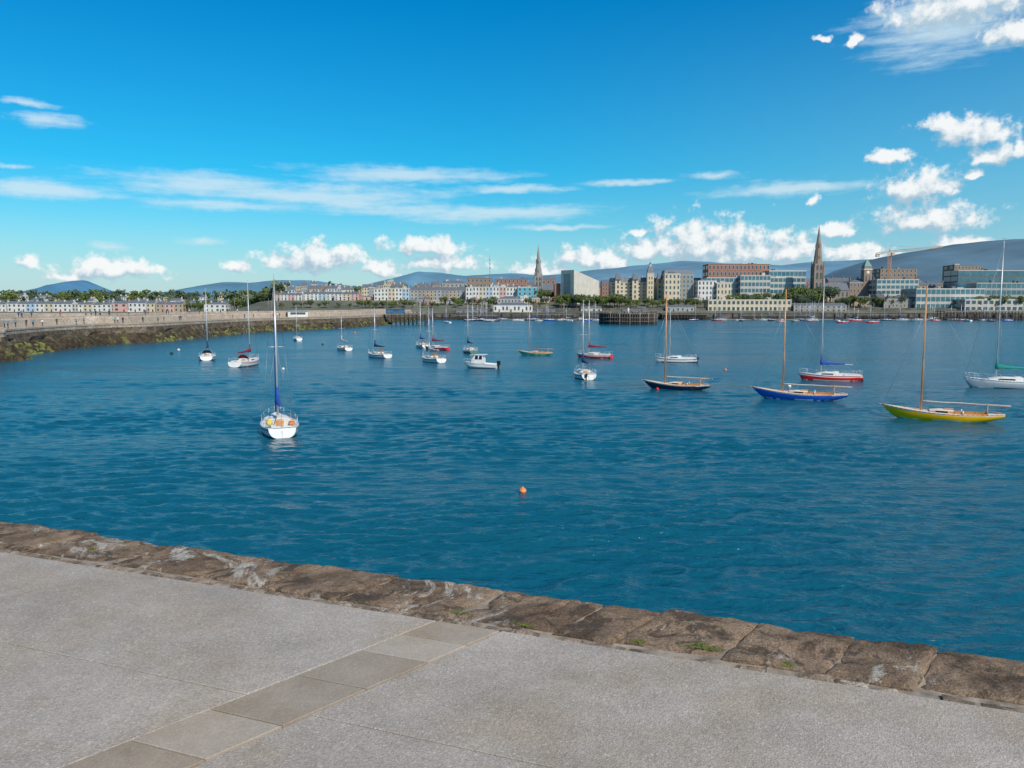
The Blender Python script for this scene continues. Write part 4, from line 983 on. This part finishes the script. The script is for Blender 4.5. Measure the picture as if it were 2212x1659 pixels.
def motor_boat(px, py, head, L, hull, cab=True, name='motor_boat'):
    mb = MB(); B = 2.3; n = 16; m = 8; rings = []
    bh = lambda t: max(.02,B/2*(1-(1-min(1,t/.55))**2.2)); zs = lambda t: 1.0-.35*t
    for i in range(n+1):
        t = i/n; x = L*(.5-t); zk = zs(t)-.08+(-.35-zs(t)+.08)*min(1,1-(1-min(1,t/.3))**2); half = []
        for j in range(m+1):
            f = j/m; y = bh(t)*(1-.12*f) if f < .7 else bh(t)*.92*(1-(f-.7)/.3); half.append((x,y,zs(t)+(zk-zs(t))*(f*.8 if f<.7 else .56+(f-.7)/.3*.44)))
        rings.append(half+[(a,-b,c) for a,b,c in half[-2::-1]])
    mb.loft(rings, lambda c,i,j: bottom_g if c.z < .04 else (hgry if zs(.5-c.x/L)-.22 < c.z < zs(.5-c.x/L)-.12 else hull), False, False, True); mb.face(rings[-1], hull)
    dk_ = [[(L*(.5-t),bh(t)*.96,zs(t)-.03),(L*(.5-t),bh(t)*.8,zs(t) if t < .42 else zs(t)-.4),(L*(.5-t),-bh(t)*.8,zs(t) if t < .42 else zs(t)-.4),(L*(.5-t),-bh(t)*.96,zs(t)-.03)] for t in (0,.1,.2,.3,.419,.421,.6,.8,1)]
    mb.loft(dk_, deckw, False, False, False)
    if cab:
        w_ = B*.36
        sec = lambda q,x0,x1,z: [(x0,-q,z),(x1,-q,z),(x1,q,z),(x0,q,z)]
        mb.loft([sec(w_,-L*.12,L*.24,.8),sec(w_,-L*.12,L*.22,1.35),sec(w_*.9,-L*.10,L*.12,2.05)],hw,True,True,False); mb.box(-L*.18,L*.14,-w_,w_,2.05,2.13,hw)
        for s in (1,-1):
            for x0,x1 in ((-.09,.01),(.03,.13)): mb.face([(L*x0,s*(w_+.012),1.38),(L*x1,s*(w_+.012),1.38),(L*(x1-.02),s*(w_*.925+.012),1.95),(L*x0,s*(w_*.925+.012),1.95)],blackp)
        mb.face([(L*.222,-w_*.85,1.40),(L*.222,w_*.85,1.40),(L*.133,w_*.8,1.98),(L*.133,-w_*.8,1.98)],blackp)
    mb.box(-L*.5-.5,-L*.5-.02,-.22,.22,.5,1.15,blackp); mb.box(-L*.5-.35,-L*.5-.15,-.07,.07,-.5,.55,blackp)
    pv = None
    for t in (.01,.1,.2,.3,.4):
        for s in (1,-1): mb.cyl((L*(.5-t),bh(t)*.9*s,zs(t)),(L*(.5-t),bh(t)*.9*s,zs(t)+.45),.015,.015,alu,4)
        if pv is not None:
            for s in (1,-1): mb.cyl((L*(.5-pv),bh(pv)*.9*s,zs(pv)+.45),(L*(.5-t),bh(t)*.9*s,zs(t)+.45),.018,.018,alu,4)
        pv = t
    p = on_z(px,py); mb.obj(name,(p.x,p.y+.8,0),radians(head))
motor_boat(1037,796,168,5.3,hw); motor_boat(1255,692,170,6,orng); motor_boat(2010,691,10,8,hw)
def buoy(px, py, r, mat, mat2=None):
    p = on_z(px,py); mb = MB(); mb.ball((0,0,r*.35),r,r,r*.95,mat,14,10); mb.cyl((0,0,r*1.2),(0,0,r*1.5),r*.25,r*.2,mat2 or mat,8)
    mb.cyl((0,0,r*.30),(0,0,r*.55),r*1.02,r*.99,mat2 or mat,14); mb.cyl((-r*.15,0,r*1.5),(r*.15,0,r*1.5),r*.06,r*.06,blackp,6); mb.obj('mooring_buoy',(p.x,p.y,0))
buoy(1129,1063,.19,orng,rope); buoy(386,757,.3,hw,hred); buoy(371,765,.3,blackp); buoy(612,798,.22,hw); buoy(767,720,.4,orng,hred); buoy(1567,800,.2,orng); buoy(697,745,.25,blackp); buoy(1705,836,.22,hw); buoy(1420,842,.2,hred)
print('OBJECTS', len(scene.objects))
